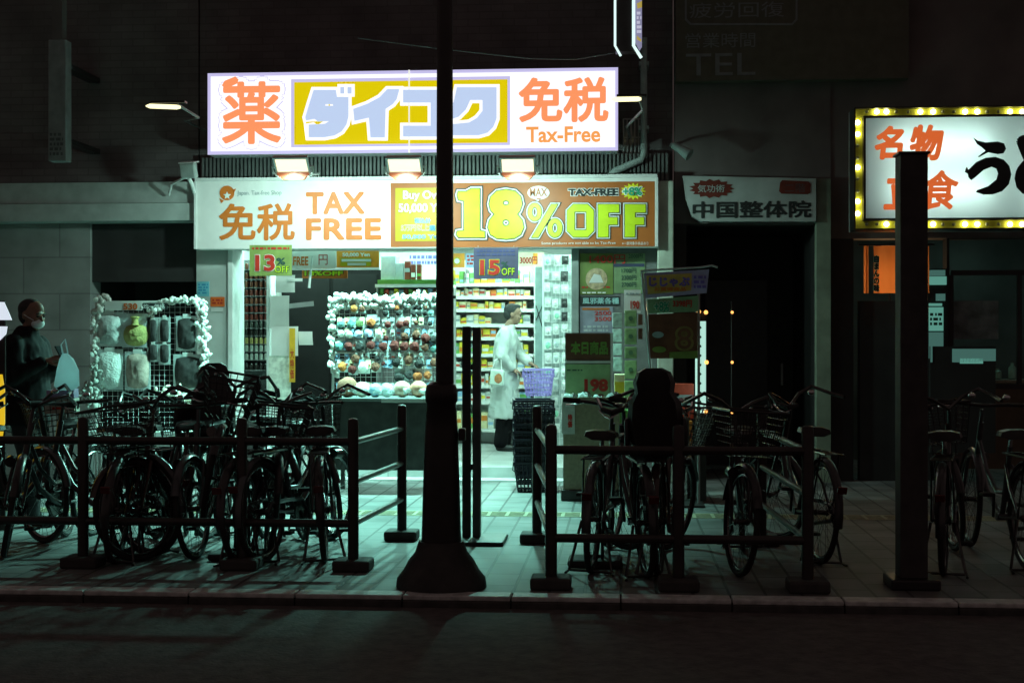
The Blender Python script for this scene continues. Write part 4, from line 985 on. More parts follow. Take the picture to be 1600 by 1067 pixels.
x0, x1, z0, z1 = rect((956, 690, 1086, 705), 12.7); zt_ = az(1010, 703, 12.72) - .002
b = MB(); b.box(x0, x1, 12.68, 13.1, zt_ - .04, zt_); b.build("platform", black_paint, t)
for X in (x0 + .05, x1 - .05):
    b = MB(); b.box(X - .02, X + .02, 12.7, 13.08, .06, zt_ - .0405); b.build("leg", black_paint, t)
    b = MB(); b.lathe([(.03, -.015), (.03, .015)], (X, 12.75, .03), 12, Matrix.Rotation(R(90), 4, 'Y')); b.build("wheel", rubber, t)
# banner stand
YBS = 12.2
t = thing("banner_stand", "banner stand with a curved clear top rail and stacked green red and violet posters", "banner stand", (ax(1055, YBS), YBS, 0))
P = [(1001, 424), (1025, 422), (1060, 420), (1095, 418), (1112, 415), (1121, 418)]
q = MB(); q.tube([(at(px, py, YBS)[0], YBS - .02, at(px, py, YBS)[1]) for px, py in P], .009, 8); q.build("top_rail", M("clear_rail", (.5, .62, .6), .2, .3), t, True)
q = MB(); p0 = at(1003, 424, YBS); p1 = at(1016, 570, YBS); p2 = at(1024, 800, YBS); q.tube([(p0[0], YBS, p0[1]), (p1[0], YBS, p1[1]), (p2[0], YBS, 0.02)], .012, 8); q.build("pole", M("clear_rail", (.5, .62, .6)), t, True)
q = MB(); p0 = at(1092, 424, YBS); q.tube([(p0[0], YBS + .03, p0[1]), (p0[0], YBS + .03, .02)], .012, 8); q.build("pole", grey_metal, t, True)
q = MB(); q.box(ax(1010, YBS), ax(1100, YBS), YBS - .15, YBS + .2, 0, .0195, .004); q.build("base", black_paint, t)
def quad(t, pts, Y, mat, name="printed_panel", th=.006):
    P = [at(px, py, Y) for px, py in pts]; q = MB(); q.prism(P, Y, Y + th); return q.build(name, mat, t)
quad(t, [(1006, 427), (1108, 421), (1104, 458), (1009, 466)], YBS - .006, M("lavender_banner", srgb(170, 175, 215), .5))
quad(t, [(1010, 431), (1081, 427), (1080, 454), (1012, 460)], YBS - .014, M("yellow_banner", srgb(200, 185, 95), .5))
text(t, "じじゃぷ", (1014, 433, 1078, 448), YBS - .016, [(M("violet_ink", srgb(110, 100, 190), .5), .05)]); text(t, "お買得商品", (1022, 449, 1072, 455), YBS - .016, [(orange_ink, .02)])
lines(t, (1084, 430, 1103, 452), YBS - .006, M("violet_ink", srgb(110, 100, 190), .5), 3, seed=21)
quad(t, [(1011, 468), (1091, 462), (1090, 487), (1013, 490)], YBS - .006, M("green_banner", srgb(120, 175, 130), .5))
text(t, "+8%", (1022, 471, 1046, 487), YBS - .007, [(white_ink, .06), (M("green_print", srgb(40, 165, 125), .5), .03)]); text(t, "3398円", (1051, 469, 1081, 480), YBS - .007, [(red_ink, .03)])
quad(t, [(1013, 491), (1090, 488), (1090, 560), (1015, 560)], YBS - .006, M("dark_red_banner", (.13, .06, .03), .5, var=.4, scale=6))
shape(t, [oval(1028, 523, 9, 5)], YBS - .007, [(M("pale_cyan_print", srgb(150, 195, 195)), 0)], "printed_area"); shape(t, [oval(1030, 546, 11, 5)], YBS - .007, [(M("dull_green_print", srgb(110, 150, 70)), 0)], "printed_area")
text(t, "8", (1058, 513, 1080, 545), YBS - .007, [(M("dull_yellow_print", (.22, .2, .06)), .08), (M("dark_red_banner", srgb(125, 50, 28)), .0)], "lettering")
quad(t, [(1046, 550), (1090, 548), (1090, 560), (1046, 560)], YBS - .014, M("dull_green_print", srgb(110, 150, 70)), "printed_area")
# edge-on light box with orange lamps
YLB = 12.4
e_edge = E("lit_box_edge", (.55, .95, .82), .8)
t = thing("upright_light_box", "slim upright lit sign seen edge on with orange lamps on its corners", "sign", (ax(1097, YLB), YLB, 0))
x0, x1, z0, z1 = rect((1091, 502, 1103, 645), YLB)
b = MB(); b.box(x0, x1, YLB, YLB + .5, z0, z1); b.build("edge_panel", e_edge, t)
b = MB(); b.box(x0 - .004, x1 + .004, YLB + .004, YLB + .52, z1 + .001, z1 + .09); b.build("top_casing", black_paint, t)
b = MB(); b.box(x0 - .004, x1 + .004, YLB + .004, YLB + .52, .02, z0 - .001); b.build("base_casing", black_paint, t)
b = MB(); rd = random.Random(3)
for i in range(9):
    X, z = at(1093, 512 + i * 14.5, YLB); b.obox((X + .004, YLB - .004, z), (.022, .006, .02), (0, R(rd.uniform(-40, 40)), 0))
b.build("lettering", green_dark_ink, t)
e_lamp = E("orange_lamp", (1.0, .42, .1), 2.2)
for px, py in ((1092, 487), (1103, 488), (1104, 566), (1103, 643), (1144, 488), (1144, 566), (1144, 644)):
    X, z = at(px, py, YLB - .03); q = MB(); rr = .017 if px < 1120 else .012
    q.lathe([(rr * .5, -rr), (rr, -rr * .4), (rr, rr * .4), (rr * .5, rr)], (X, YLB - .03, z), 10); q.build("orange_lamp", e_lamp, t, True)
q = MB(); X, z = at(1144, 480, YLB); q.box(X - .008, X + .008, YLB - .02 + .004, YLB + .02, .02, z + .05); q.box(x1 + .005, X - .0085, YLB, YLB + .018, .3, .33); q.build("lamp_post", black_paint, t)

# ------------------------------------------------------------------ neighbouring buildings
# left
XL = ax(306, YF) - .004
lb = thing("left_building", "dark building left of the drugstore with a pale fascia and a black open garage", "building", (ax(150, YF), YF, 0))
xa = ax(-520, YF)
b = MB(); b.box(xa, XL, YF + .1, YF + .3, 3.05, 9); b.build("upper_wall", dark_wall, lb)
xf0 = ax(60, 14.3)
b = MB(); b.box(xa, ax(305, 14.25), 14.25, YF + .3, az(200, 318, 14.25) + .004, az(200, 285, 14.25)); b.build("fascia", M("pale_fascia", (.40, .46, .44), .5, var=.12), lb)
b = MB(); b.box(xa, ax(305, 14.22), 14.22, YF + .3, az(200, 345, 14.22), az(200, 318, 14.22)); b.build("fascia", M("pale_fascia_lower", (.42, .48, .46), .5, var=.12), lb)
zf = az(200, 345, 14.22) - .002
b = MB(); b.box(xa, ax(141, YF), YF, YF + .3, 0, zf); b.build("wall", block_wall, lb)
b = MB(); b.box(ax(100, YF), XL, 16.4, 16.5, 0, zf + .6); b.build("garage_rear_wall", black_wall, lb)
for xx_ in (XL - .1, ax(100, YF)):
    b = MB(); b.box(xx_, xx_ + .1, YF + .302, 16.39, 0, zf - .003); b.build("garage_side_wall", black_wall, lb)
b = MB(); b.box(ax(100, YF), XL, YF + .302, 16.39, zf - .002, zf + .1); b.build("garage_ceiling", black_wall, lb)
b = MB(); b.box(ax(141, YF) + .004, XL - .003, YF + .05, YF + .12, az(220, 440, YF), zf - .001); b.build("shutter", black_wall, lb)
vs = thing("vertical_sign", "tall narrow grey sign board high on the dark left building", "sign", (ax(89, 13.6), 13.6, az(89, 252, 13.6)))
x0, x1, z0, z1 = rect((75, 62, 103, 252), 13.6); b = MB(); b.box(x0, x1, 13.6, 13.75, z0, z1 + .0, .01); b.build("board", M("grey_sign_board", (.22, .235, .24), .6, var=.2), vs)
b = MB(); b.box(x0 + .04, x1 - .04, 13.6, 13.72, z1 + .002, z1 + 1.5); b.build("mast", dark_plaster, vs)
lines(vs, (78, 207, 99, 245), 13.6, M("sign_board_print", (.09, .1, .1), .6), 5, seed=60)
for zq in (z0 + .2, z1 - .25):
    b = MB(); b.box(x0 + .03, x1 - .03, 13.751, YF + .099, zq, zq + .05); b.build("bracket", black_paint, vs)
# middle
mb = thing("clinic_building", "dark narrow building with a massage clinic sign over its unlit entrance", "building", (ax(1170, YF), YF, 0))
xm0, xm1 = ax(1054, YF), ax(1298, YF)
zc = az(1170, 349, YF)
b = MB(); b.box(xm0, xm1, YF, YF + .3, zc, 9); b.build("upper_wall", dark_plaster, mb)
b = MB(); b.box(ax(1276, YF - .15), ax(1298, YF - .15), YF - .15, YF - .003, 0, az(1290, 282, YF)); b.build("pillar", M("grey_green_pillar", (.20, .24, .18), .8, var=.3, scale=4), mb)  # grey-green base colour, mottled at random
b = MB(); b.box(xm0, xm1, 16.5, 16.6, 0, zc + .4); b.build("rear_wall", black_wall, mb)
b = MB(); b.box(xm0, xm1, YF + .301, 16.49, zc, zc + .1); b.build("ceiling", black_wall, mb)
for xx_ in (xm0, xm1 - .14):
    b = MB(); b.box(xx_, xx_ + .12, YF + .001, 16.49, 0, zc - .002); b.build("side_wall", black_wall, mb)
b = MB(); b.box(ax(1120, YF), ax(1230, YF), 16.44, 16.495, 0, 2.1); dr = b.build("door", M("dark_door", (.03, .03, .032), .4), mb)
b = MB(); X = ax(1222, 16.4); b.box(X - .012, X + .012, 16.40, 16.435, .9, 1.15); b.build("handle", grey_metal, dr)
YCS = 14.3
cs_ = thing("clinic_sign", "dim white sign board lettered for a massage clinic over the dark entrance", "sign", (ax(1172, YCS), YCS, az(1172, 346, YCS)))
pal_board = M("mottled_greyish_board", (.40, .44, .43), .6, var=.25, scale=3)  # greyish white, mottled at random
quad(cs_, [(1067, 275), (1275, 279), (1275, 346), (1096, 346), (1082, 338), (1072, 312)], YCS, pal_board, "board", .12)
text(cs_, "中国整体院", (1082, 314, 1268, 341), YCS, [(black_ink, 0.03)])
dred = M("dull_red_print", srgb(105, 38, 25), .6)
shape(cs_, [star(1112, 295, 36, 15, 15, .8)], YCS, [(dred, 0)], "starburst"); text(cs_, "気功術", (1090, 289, 1132, 301), YCS - LAYER, [(pal_board, .01)])
shape(cs_, [[(1219, 285), (1222, 282), (1263, 284), (1267, 288), (1266, 302), (1262, 304), (1221, 303), (1217, 299)]], YCS, [(dred, 0)], "rounded_panel"); text(cs_, "二階", (1226, 287, 1258, 301), YCS - LAYER, [(M("dim_print", (.1, .06, .06)), .0)])
b = MB(); b.box(ax(1100, YCS), ax(1270, YCS), YCS + .121, YF - .001, az(1172, 300, YCS), az(1172, 290, YCS)); b.build("bracket", black_paint, cs_)
YUS = 14.35
us = thing("upper_clinic_sign", "large unlit brown sign with faint raised lettering high above the clinic entrance", "sign", (ax(1230, YUS), YUS, az(1230, 125, YUS)))
x0, x1, z0, z1 = rect((1056, -160, 1420, 125), YUS)
b = MB(); b.box(x0, x1, YUS, YF - .002, z0, z1); b.build("board", M("brown_sign_board", (.095, .085, .06), .6), us)
fm = M("faint_letter_paint", (.19, .19, .2), .6)
text(us, "疲労回復", (1077, 4, 1225, 28), YUS, [(fm, .0)]); text(us, "営業時間", (1071, 52, 1180, 75), YUS, [(fm, .0)]); text(us, "TEL", (1072, 84, 1180, 118), YUS, [(fm, .0)])
rr_ = [(1070, -40), (1240, -40), (1246, -34), (1246, 32), (1238, 40), (1078, 40), (1070, 32)]
ri = [(1073, -37), (1238, -37), (1243, -32), (1243, 30), (1237, 37), (1080, 37), (1073, 30)]
shape(us, [rr_, ri], YUS, [(fm, 0)], "frame_line")
# small spot lamp between the buildings
X, z = at(1066, 236, 14.1)
t = thing("spot_lamp", "small unlit grey spot lamp tilted down on the wall above the clinic sign", "lamp", (X, 14.1, z))
q = MB(); q.tube([(X - .09, 14.1, z + .06), (X - .03, 14.08, z + .02), (X + .07, 14.04, z - .05)], [.035, .04, .062], 12); q.build("housing", M("spot_grey", (.26, .34, .33), .5), t, True)
q = MB(); q.tube([(X - .08, 14.1, z + .06), (X - .1, 14.3, z + .1), (X - .1, YF + .01, z + .1)], .012, 6); q.build("arm", grey_metal, t, True)
# projecting sign at the top
YPJ = 13.4
t = thing("projecting_sign", "dark upright projecting sign with lit white edges cut off by the top of the picture", "sign", (ax(980, YPJ), YPJ, az(980, 92, YPJ)))
x0, x1, z0, z1 = rect((962, -140, 1000, 80), YPJ)
b = MB(); b.box(x0, x1, YPJ + .02, YPJ + .16, z0, z1); b.build("box", black_paint, t)
e_pj = E("lit_sign_edge", (.75, 1.0, .95), 1.1)
for pl in ([(961, -140), (961, 72), (970, 88)], [(990, -140), (990, 72), (1002, 91)]):
    q = MB(); q.tube([(at(px, py, YPJ)[0], YPJ, at(px, py, YPJ)[1]) for px, py in pl], .011 if pl[0][0] < 980 else .015, 8); q.build("edge_tube", e_pj, t, True)
quad(t, [(992, -140), (1003, -140), (1003, 74), (999, 80), (992, 66)], YPJ + .012, E("lit_side_panel", (.28, .27, .42), .8), "side_panel", .007)
quad(t, [(995, 6), (1003, 2), (1003, 12), (996, 14)], YPJ + .006, E("lit_gold_patch", (.5, .38, .08), .8), "printed_area", .005); quad(t, [(995, 56), (1002, 62), (1002, 66), (995, 62)], YPJ + .006, E("lit_gold_patch", (.5, .38, .08), .8), "printed_area", .005)
lines(t, (995, 18, 1002, 54), YPJ + .012, E("lit_violet_print", (.6, .6, .75), .8), 5, seed=30)
for zq in (z1 - .4, z0 + .3):
    b = MB(); b.box(x0 + .05, x1 - .05, YPJ + .161, YF + .119, zq, zq + .07); b.build("bracket", black_paint, t)
P = [(560, 60), (700, 78), (830, 92), (900, 93), (965, 82)]
q = MB(); q.tube([(at(px, py, 13.6)[0], 13.6, at(px, py, 13.6)[1]) for px, py in P], .006, 6); tag(q.build("cable", M("cable_black", (.09, .1, .1), .5), None, True), "thin cable sagging above the big backlit sign", "cable")
# right: noodle restaurant
rb = thing("noodle_shop_building", "dark restaurant building at the right with a bulb framed sign and glowing curtain", "building", (ax(1450, YF), YF, 0))
xr1 = ax(2150, YF); zr = az(1450, 372, YF)
b = MB(); b.box(xm1 + .003, xr1, YF + .02, YF + .3, zr, 9); b.build("upper_wall", dark_plaster, rb)
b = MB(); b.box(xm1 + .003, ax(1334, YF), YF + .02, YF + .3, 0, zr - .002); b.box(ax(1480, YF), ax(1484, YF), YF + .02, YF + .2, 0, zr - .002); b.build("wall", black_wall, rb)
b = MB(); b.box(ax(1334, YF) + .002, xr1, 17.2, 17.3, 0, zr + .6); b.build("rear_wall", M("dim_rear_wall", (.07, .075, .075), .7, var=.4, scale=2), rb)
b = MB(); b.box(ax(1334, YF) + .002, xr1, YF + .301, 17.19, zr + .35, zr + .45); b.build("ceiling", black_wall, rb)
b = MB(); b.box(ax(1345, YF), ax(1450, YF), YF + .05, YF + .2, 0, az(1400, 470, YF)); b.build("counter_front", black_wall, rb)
YN = 14.25
x0, x1, z0, z1 = rect((1349, 384, 1452, 458), YN)
t = thing("shop_curtain", "glowing orange cloth curtain with vertical black lettering under the noodle sign", "curtain", ((x0 + x1) / 2, YN, z0))
cm = bpy.data.materials.new("orange_cloth"); cm.use_nodes = True; nt = cm.node_tree
bs = nt.nodes["Principled BSDF"]; tl = nt.nodes.new("ShaderNodeBsdfTranslucent"); mxs = nt.nodes.new("ShaderNodeMixShader")
tl.inputs[0].default_value = (.95, .33, .10, 1); bs.inputs["Base Color"].default_value = (.5, .16, .05, 1); bs.inputs["Roughness"].default_value = .9
mxs.inputs[0].default_value = .65; nt.links.new(bs.outputs[0], mxs.inputs[1]); nt.links.new(tl.outputs[0], mxs.inputs[2]); nt.links.new(mxs.outputs[0], nt.nodes["Material Output"].inputs[0])
def clothpanel(xa, xb, name):
    q = MB(); n = 12; A = []
    for i in range(n + 1):
        k = i / n; A.append((xa + (xb - xa) * k, YN + .012 * math.sin(k * 9)))
    va = [q.bm.verts.new((x, y, z1)) for x, y in A]; vb = [q.bm.verts.new((x, y, z0)) for x, y in A]
    for i in range(n): q.bm.faces.new((va[i], va[i + 1], vb[i + 1], vb[i]))
    return q.build(name, cm, t, True)
xm_ = ax(1365, YN); clothpanel(xm_, ax(1407, YN), "cloth_panel"); clothpanel(ax(1409, YN), x1, "cloth_panel"); clothpanel(x0, ax(1357, YN), "cloth_panel")
q = MB(); q.tube([(x0 - .05, YN + .01, z1 + .01), (x1 + .05, YN + .01, z1 + .01)], .012, 8); q.build("rod", black_paint, t, True)
text(t, "自\nま\nん\nの\n味", (1364.5, 399, 1374, 456), YN - .012, [(M("pale_green_print", (.4, .6, .4)), .10), (black_ink, .05)])
lampe = E("counter_lamp_glow", (1.0, .62, .28), 150.0)
X, z = at(1392, 452, 14.55); l = thing("counter_lamp", "small warm lamp behind the orange curtain of the noodle shop", "lamp", (X, 14.6, z - .06))
q = MB(); q.ball((X, 14.62, z + .05), .03, 2); q.build("bulb", lampe, l, True); q = MB(); q.tube([(X, 14.62, z + .016), (X, 14.62, z - .5)], .015, 8); q.build("stem", black_paint, l, True)
e_dim = E("dim_emissive_paper", (.10, .30, .24), .9); e_dim2 = E("dimmer_emissive_paper", (.05, .13, .11), .9)  # light on the pale boards put in as weak emission
YWN = 14.4
t = thing("lit_menu_column", "column of menu boards given a dim teal glow beside the square dark post", "menu board", (ax(1462, YWN), YWN, 0))
b = MB(); x0, x1, z0, z1 = rect((1450, 420, 1482, 570), YWN + .03); b.box(x0, x1, YWN + .03, YWN + .06, .02, z1); b.build("backing", black_wall, t)
for r, m in (((1452, 422, 1477, 431), e_dim2), ((1452, 432, 1479, 445), e_dim), ((1463, 459, 1477, 470), e_dim2), ((1452, 474, 1472, 478), e_dim), ((1452, 480, 1474, 517), e_dim), ((1452, 519, 1474, 560), e_dim2)):
    x0, x1, z0, z1 = rect(r, YWN); b = MB(); b.box(x0, x1, YWN, YWN + .028, z0, z1); b.build("emissive_board", m, t)
lines(t, (1453, 488, 1472, 510), YWN, M("menu_print", (.02, .06, .05)), 3, seed=40)
t = thing("reflection_case", "dim glass show case front with glowing panes for a teal sheen at the far right", "show case", (ax(1520, 14.4), 14.4, .3))
x0, x1, z0, z1 = rect((1454, 541, 1556, 600), 14.35)
b = MB(); b.box(x0, x1, 14.36, 14.7, .3, z1); b.build("case", black_wall, t)
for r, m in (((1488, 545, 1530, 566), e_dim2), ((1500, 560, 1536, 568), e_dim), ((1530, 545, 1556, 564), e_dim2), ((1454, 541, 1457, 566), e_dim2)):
    a = rect(r, 14.35); b = MB(); b.box(a[0], a[1], 14.352, 14.359, a[2], a[3]); b.build("lit_pane", m, t)  # teal sheen on the glass put in as glowing panes
x0, x1, z0, z1 = rect((1490, 470, 1560, 530), 14.6)
t = thing("wall_poster", "faint pale poster behind the glass at the right edge of the noodle shop", "poster", ((x0 + x1) / 2, 14.6, z0)); b = MB(); b.box(x0, x1, 14.6, 14.61, z0, z1); b.build("sheet", M("faint_poster", (.2, .24, .24), .7, var=.6, scale=6), t)

X = ax(1530, 15.9)
t = thing("ceiling_light", "unseen teal ceiling lamp added deep inside the noodle shop for light", "ceiling light", (X, 15.9, zr + .25))
q = MB(); q.box(X - .5, X + .5, 15.8, 16.0, zr + .31, zr + .348); q.build("fitting", grey_metal, t); q = MB(); q.box(X - .48, X + .48, 15.82, 15.98, zr + .28, zr + .308); q.build("diffuser", E("added_teal_tube", (.4, 1.0, .85), 7.0), t)  # added lamp, out of view, to brighten the noodle shop interior
x0, x1, z0, z1 = rect((1486, 430, 1700, 600), YF + .06)
t = thing("shop_window", "large dim framed window right of the lit menu column", "window", ((x0 + x1) / 2, YF + .06, z0))
b = MB(); b.box(x0, x1, YF + .04, YF + .09, z1, z1 + .05); b.box(x0, x1, YF + .04, YF + .09, z0 - .05, z0); b.build("frame", black_paint, t)
for X in (x0, (x0 + x1) / 2, x1): b = MB(); b.box(X - .02, X + .02, YF + .041, YF + .089, z0 + .001, z1 - .001); b.build("mullion", black_paint, t)
for i in range(7):
    X = x0 + .08 + i * .16; q = MB(); hh = random.uniform(.10, .26); q.lathe([(.03, 0), (.045, .01), (.045, hh * .7), (.02, hh * .85), (.02, hh)], (X, 16.2, .98), 10); tag(q.build("bottle", M("dim_bottle", (.2, .3, .26), .2), None, True), "dim bottle, %s from the left on the counter inside the noodle shop" % ORD[i], "bottle", "bottles on the noodle shop counter")
t = thing("counter", "dim serving counter inside the noodle shop window", "counter", ((x0 + x1) / 2, 16.0, 0)); q = MB(); q.box(x0, x1, 16.0, 16.5, .0, .94); q.build("body", M("dim_wood", (.1, .07, .05), .5), t); q = MB(); q.box(x0 - .02, x1 + .02, 15.96, 16.5, .941, .979, .005); q.build("counter_top", M("dim_top", (.2, .17, .14), .4), t)
# bulb framed sign
YV = 13.2
vx0, vx1, vz0, vz1 = ax(1334, YV), ax(1840, YV), az(1467, 359, YV), az(1467, 167, YV)
sg2 = thing("bulb_framed_sign", "backlit white noodle sign framed by pairs of glowing yellow bulbs", "sign", ((vx0 + vx1) / 2, YV, vz0))
ix0, iz0, iz1 = ax(1352, YV), az(1467, 341, YV), az(1467, 184, YV); ix1 = vx1 - (ix0 - vx0)
b = MB(); b.box(vx0, vx1, YV + .25, YV + .28, vz0, vz1); b.build("back_panel", white_metal, sg2)
b = MB(); th = .012
for (a, c, d, e) in ((vx0, vx1, vz1 - th, vz1), (vx0, vx1, vz0, vz0 + th), (vx0, vx0 + th, vz0 + th, vz1 - th), (vx1 - th, vx1, vz0 + th, vz1 - th), (ix0 - .02, ix1 + .02, iz1, iz1 + .02), (ix0 - .02, ix1 + .02, iz0 - .02, iz0), (ix0 - .02, ix0, iz0, iz1), (ix1, ix1 + .02, iz0, iz1)):
    b.box(a, c, YV - .03, YV + .249, d, e)
b.build("frame", black_paint, sg2)
gold = M("yellow_reflector", (.55, .56, .06), .4, .2, var=.1)
b = MB()
for (a, c, d, e) in ((vx0 + th, vx1 - th, iz1 + .021, vz1 - th), (vx0 + th, vx1 - th, vz0 + th, iz0 - .021), (vx0 + th, ix0 - .021, iz0 - .021, iz1 + .021), (ix1 + .021, vx1 - th, iz0 - .021, iz1 + .021)):
    b.box(a + .001, c - .001, YV + .03, YV + .04, d + .001, e - .001)
b.build("reflector_strip", gold, sg2)
fm2 = bpy.data.materials.new("sign_face_acrylic"); fm2.use_nodes = True; nt = fm2.node_tree
bs = nt.nodes["Principled BSDF"]; tl = nt.nodes.new("ShaderNodeBsdfTranslucent"); mxs = nt.nodes.new("ShaderNodeMixShader")
tl.inputs[0].default_value = (.9, .92, .9, 1); bs.inputs["Base Color"].default_value = (.7, .7, .7, 1); bs.inputs["Roughness"].default_value = .35
mxs.inputs[0].default_value = .7; nt.links.new(bs.outputs[0], mxs.inputs[1]); nt.links.new(tl.outputs[0], mxs.inputs[2]); nt.links.new(mxs.outputs[0], nt.nodes["Material Output"].inputs[0])
b = MB(); b.bm.faces.new([b.bm.verts.new(p) for p in ((ix0, YV, iz0), (ix1, YV, iz0), (ix1, YV, iz1), (ix0, YV, iz1))]); b.build("face", fm2, sg2)
tube_e = E("sign_tube_light", (.68, 1.0, .92), 15.0)
for (pxa, pxb, py) in ((1385, 1545, 228), (1385, 1545, 300), (1610, 1790, 228), (1610, 1790, 300)):
    q = MB(); X0_, z = at(pxa, py, YV + .12); X1_ = ax(pxb, YV + .12); q.tube([(X0_, YV + .15, z), (X1_, YV + .15, z)], .018, 8); q.build("fluorescent_tube", tube_e, sg2, True)
# lettering on the face
def tmat(name, c):
    m = bpy.data.materials.new(name); m.use_nodes = True; nt = m.node_tree
    bs = nt.nodes["Principled BSDF"]; tl = nt.nodes.new("ShaderNodeBsdfTranslucent"); mxs = nt.nodes.new("ShaderNodeMixShader")
    tl.inputs[0].default_value = c + (1,); bs.inputs["Base Color"].default_value = tuple(x * .8 for x in c) + (1,); mxs.inputs[0].default_value = .7
    nt.links.new(bs.outputs[0], mxs.inputs[1]); nt.links.new(tl.outputs[0], mxs.inputs[2]); nt.links.new(mxs.outputs[0], nt.nodes["Material Output"].inputs[0]); return m
e_or2 = E("lit_orange_brush", srgb(225, 105, 50), .85)
text(sg2, "名", (1366, 197, 1413, 250), YV, [(e_or2, .045)], shear=.12); text(sg2, "物", (1421, 195, 1475, 252), YV, [(e_or2, .045)], shear=.12)
text(sg2, "立", (1380, 266, 1428, 328), YV, [(e_or2, .03)], shear=.12); text(sg2, "食", (1441, 266, 1498, 328), YV, [(e_or2, .028)], shear=.12)
def zz(p): return (p[0] * .375 + 1300, p[1] * .375 + 140)
ublk = black_ink
shape(sg2, [[(590, 203), (606, 214), (640, 222), (690, 218), (716, 226), (724, 248), (714, 266), (690, 270), (650, 262), (612, 282), (608, 280), (640, 256), (622, 240), (604, 228)]], YV, [(ublk, .001)], conv=zz)
shape(sg2, [[(553, 344), (560, 324), (568, 336), (600, 304), (640, 286), (680, 282), (715, 294), (738, 320), (746, 355), (736, 395), (708, 424), (670, 437), (630, 438), (600, 428), (604, 420), (650, 404), (685, 376), (692, 350), (684, 330), (664, 322), (630, 336), (596, 366), (580, 378), (568, 366), (566, 352)]], YV, [(ublk, .001)], conv=zz)
text(sg2, "ど", (1585, 205, 1672, 308), YV, [(ublk, .07)]); text(sg2, "ん", (1690, 210, 1775, 308), YV, [(ublk, .07)])
bulb_on = E("lit_bulb", (1.0, .93, .45), 16.0); bulb_off = M("unlit_bulb", (.35, .38, .25), .15)
spots = []
for py in (175, 350.5):
    for k, px in enumerate((1354, 1370, 1385, 1400, 1419, 1438, 1458, 1473, 1490, 1508, 1527, 1542, 1560, 1578, 1597, 1612)):
        on = k in (1, 2, 5, 6, 9, 10, 13, 14)
        if py > 300: on = px in (1385, 1458, 1508, 1527, 1578, 1597)
        spots.append((px, py, on))
for py, on in ((192, 1), (210, 1), (228, 0), (247, 0), (262, 1), (280, 0), (299, 0), (315, 1), (334, 1)): spots.append((1340, py, on))
q = MB(); q.ball((0, 0, 0), .023, 2); on_me = q.mesh("bulb", bulb_on, True); q = MB(); q.ball((0, 0, 0), .017, 2); off_me = q.mesh("bulb", bulb_off, True)
for px, py, on in spots:
    X, z = at(px, py, YV + .01); o = bpy.data.objects.new("bulb", on_me if on else off_me); COL.objects.link(o); o.parent = sg2; o.location = Vector((X, YV + .008, z)) - WL[sg2]
b = MB()
for px in (1400, 1600, 1780): X = ax(px, YV); b.box(X - .02, X + .02, YV + .281, YF + .019, vz0 + .1, vz0 + .15); b.box(X - .02, X + .02, YV + .281, YF + .019, vz1 - .15, vz1 - .1)
b.build("bracket", black_paint, sg2)

# ------------------------------------------------------------------ street furniture
YPOLE = 8.08; PX_, _ = at(695, 700, YPOLE)
t = thing("street_pole", "tall slim dark pole with flared base on the kerb before the big signs", "pole", (PX_, YPOLE, 0))
k = YPOLE / F
q = MB(); q.lathe([(14.5 * k, 1.13), (14 * k, 1.6), (12.5 * k, 3.2), (11.6 * k, 6.5)], (PX_, YPOLE, 0), 20); q.build("shaft", black_paint, t, True)
q = MB(); q.lathe([(.115, .26), (.112, .35), (.105, .6), (.095, .9), (.083, 1.04), (.092, 1.06), (.094, 1.11), (.085, 1.15), (.055, 1.17)], (PX_ - .02, YPOLE, 0), 20); q.build("sleeve", black_paint, t, True)
q = MB(); q.lathe([(.26, 0.004), (.255, .05), (.215, .10), (.19, .15), (.15, .2), (.13, .262)], (PX_ - .02, YPOLE, 0), 24); q.build("base", M("dark_cast_iron", (.03, .027, .026), .6, var=.4, bump=.4), t, True)
q = MB(); q.obox((PX_ + .10, YPOLE, .87), (.04, .06, .07), (0, 0, 0), .008); q.build("hatch_lock", black_paint, t)
# pair of thin flat posts
YTP = 9.9; xa, xb = ax(722, YTP), ax(750, YTP)
t = thing("twin_post_stand", "pair of thin upright dark posts on a low base plate beside the pole", "post", ((xa + xb) / 2, YTP, 0))
tpm = M("dark_grey_post", (.035, .04, .04), .45, .2, var=.3)
zt = az(735, 510, YTP)
b = MB(); b.box(xa, ax(735, YTP), YTP, YTP + .05, .03, zt, .006); b.build("post", tpm, t); b = MB(); b.box(ax(738, YTP), xb, YTP + .01, YTP + .10, .03, zt - .005, .006); b.build("post", M("grey_post", (.09, .11, .11), .4, .3, var=.3), t)
b = MB(); b.box(xa - .05, xb + .18, YTP - .22, YTP + .22, 0.0, .03, .008); b.build("base_plate", tpm, t)
b = MB(); b.box(ax(735, YTP) + .001, ax(738, YTP) - .001, YTP + .02, YTP + .04, .5, .54); b.box(ax(735, YTP) + .001, ax(738, YTP) - .001, YTP + .02, YTP + .04, 1.2, 1.24); b.build("cross_piece", tpm, t)
# square dark column
YSC = 8.2; xa, xb = ax(1407, YSC), ax(1450, YSC); zt = az(1428, 241, YSC)
t = thing("square_post", "wide square unlit black post standing on the pavement in front of the noodle sign", "post", ((xa + xb) / 2, YSC, 0))
b = MB(); b.box(xa, xb, YSC, YSC + .16, .06, zt, .004); b.build("post", M("post_black", (.045, .04, .04), .7, var=.3), t)
b = MB(); b.box(xa - .06, xb + .06, YSC - .06, YSC + .22, 0, .059, .01); b.build("base", black_paint, t)
b = MB(); b.box(xa - .012, xb + .012, YSC - .012, YSC + .172, zt + .001, zt + .015, .004); b.build("cap", black_paint, t)

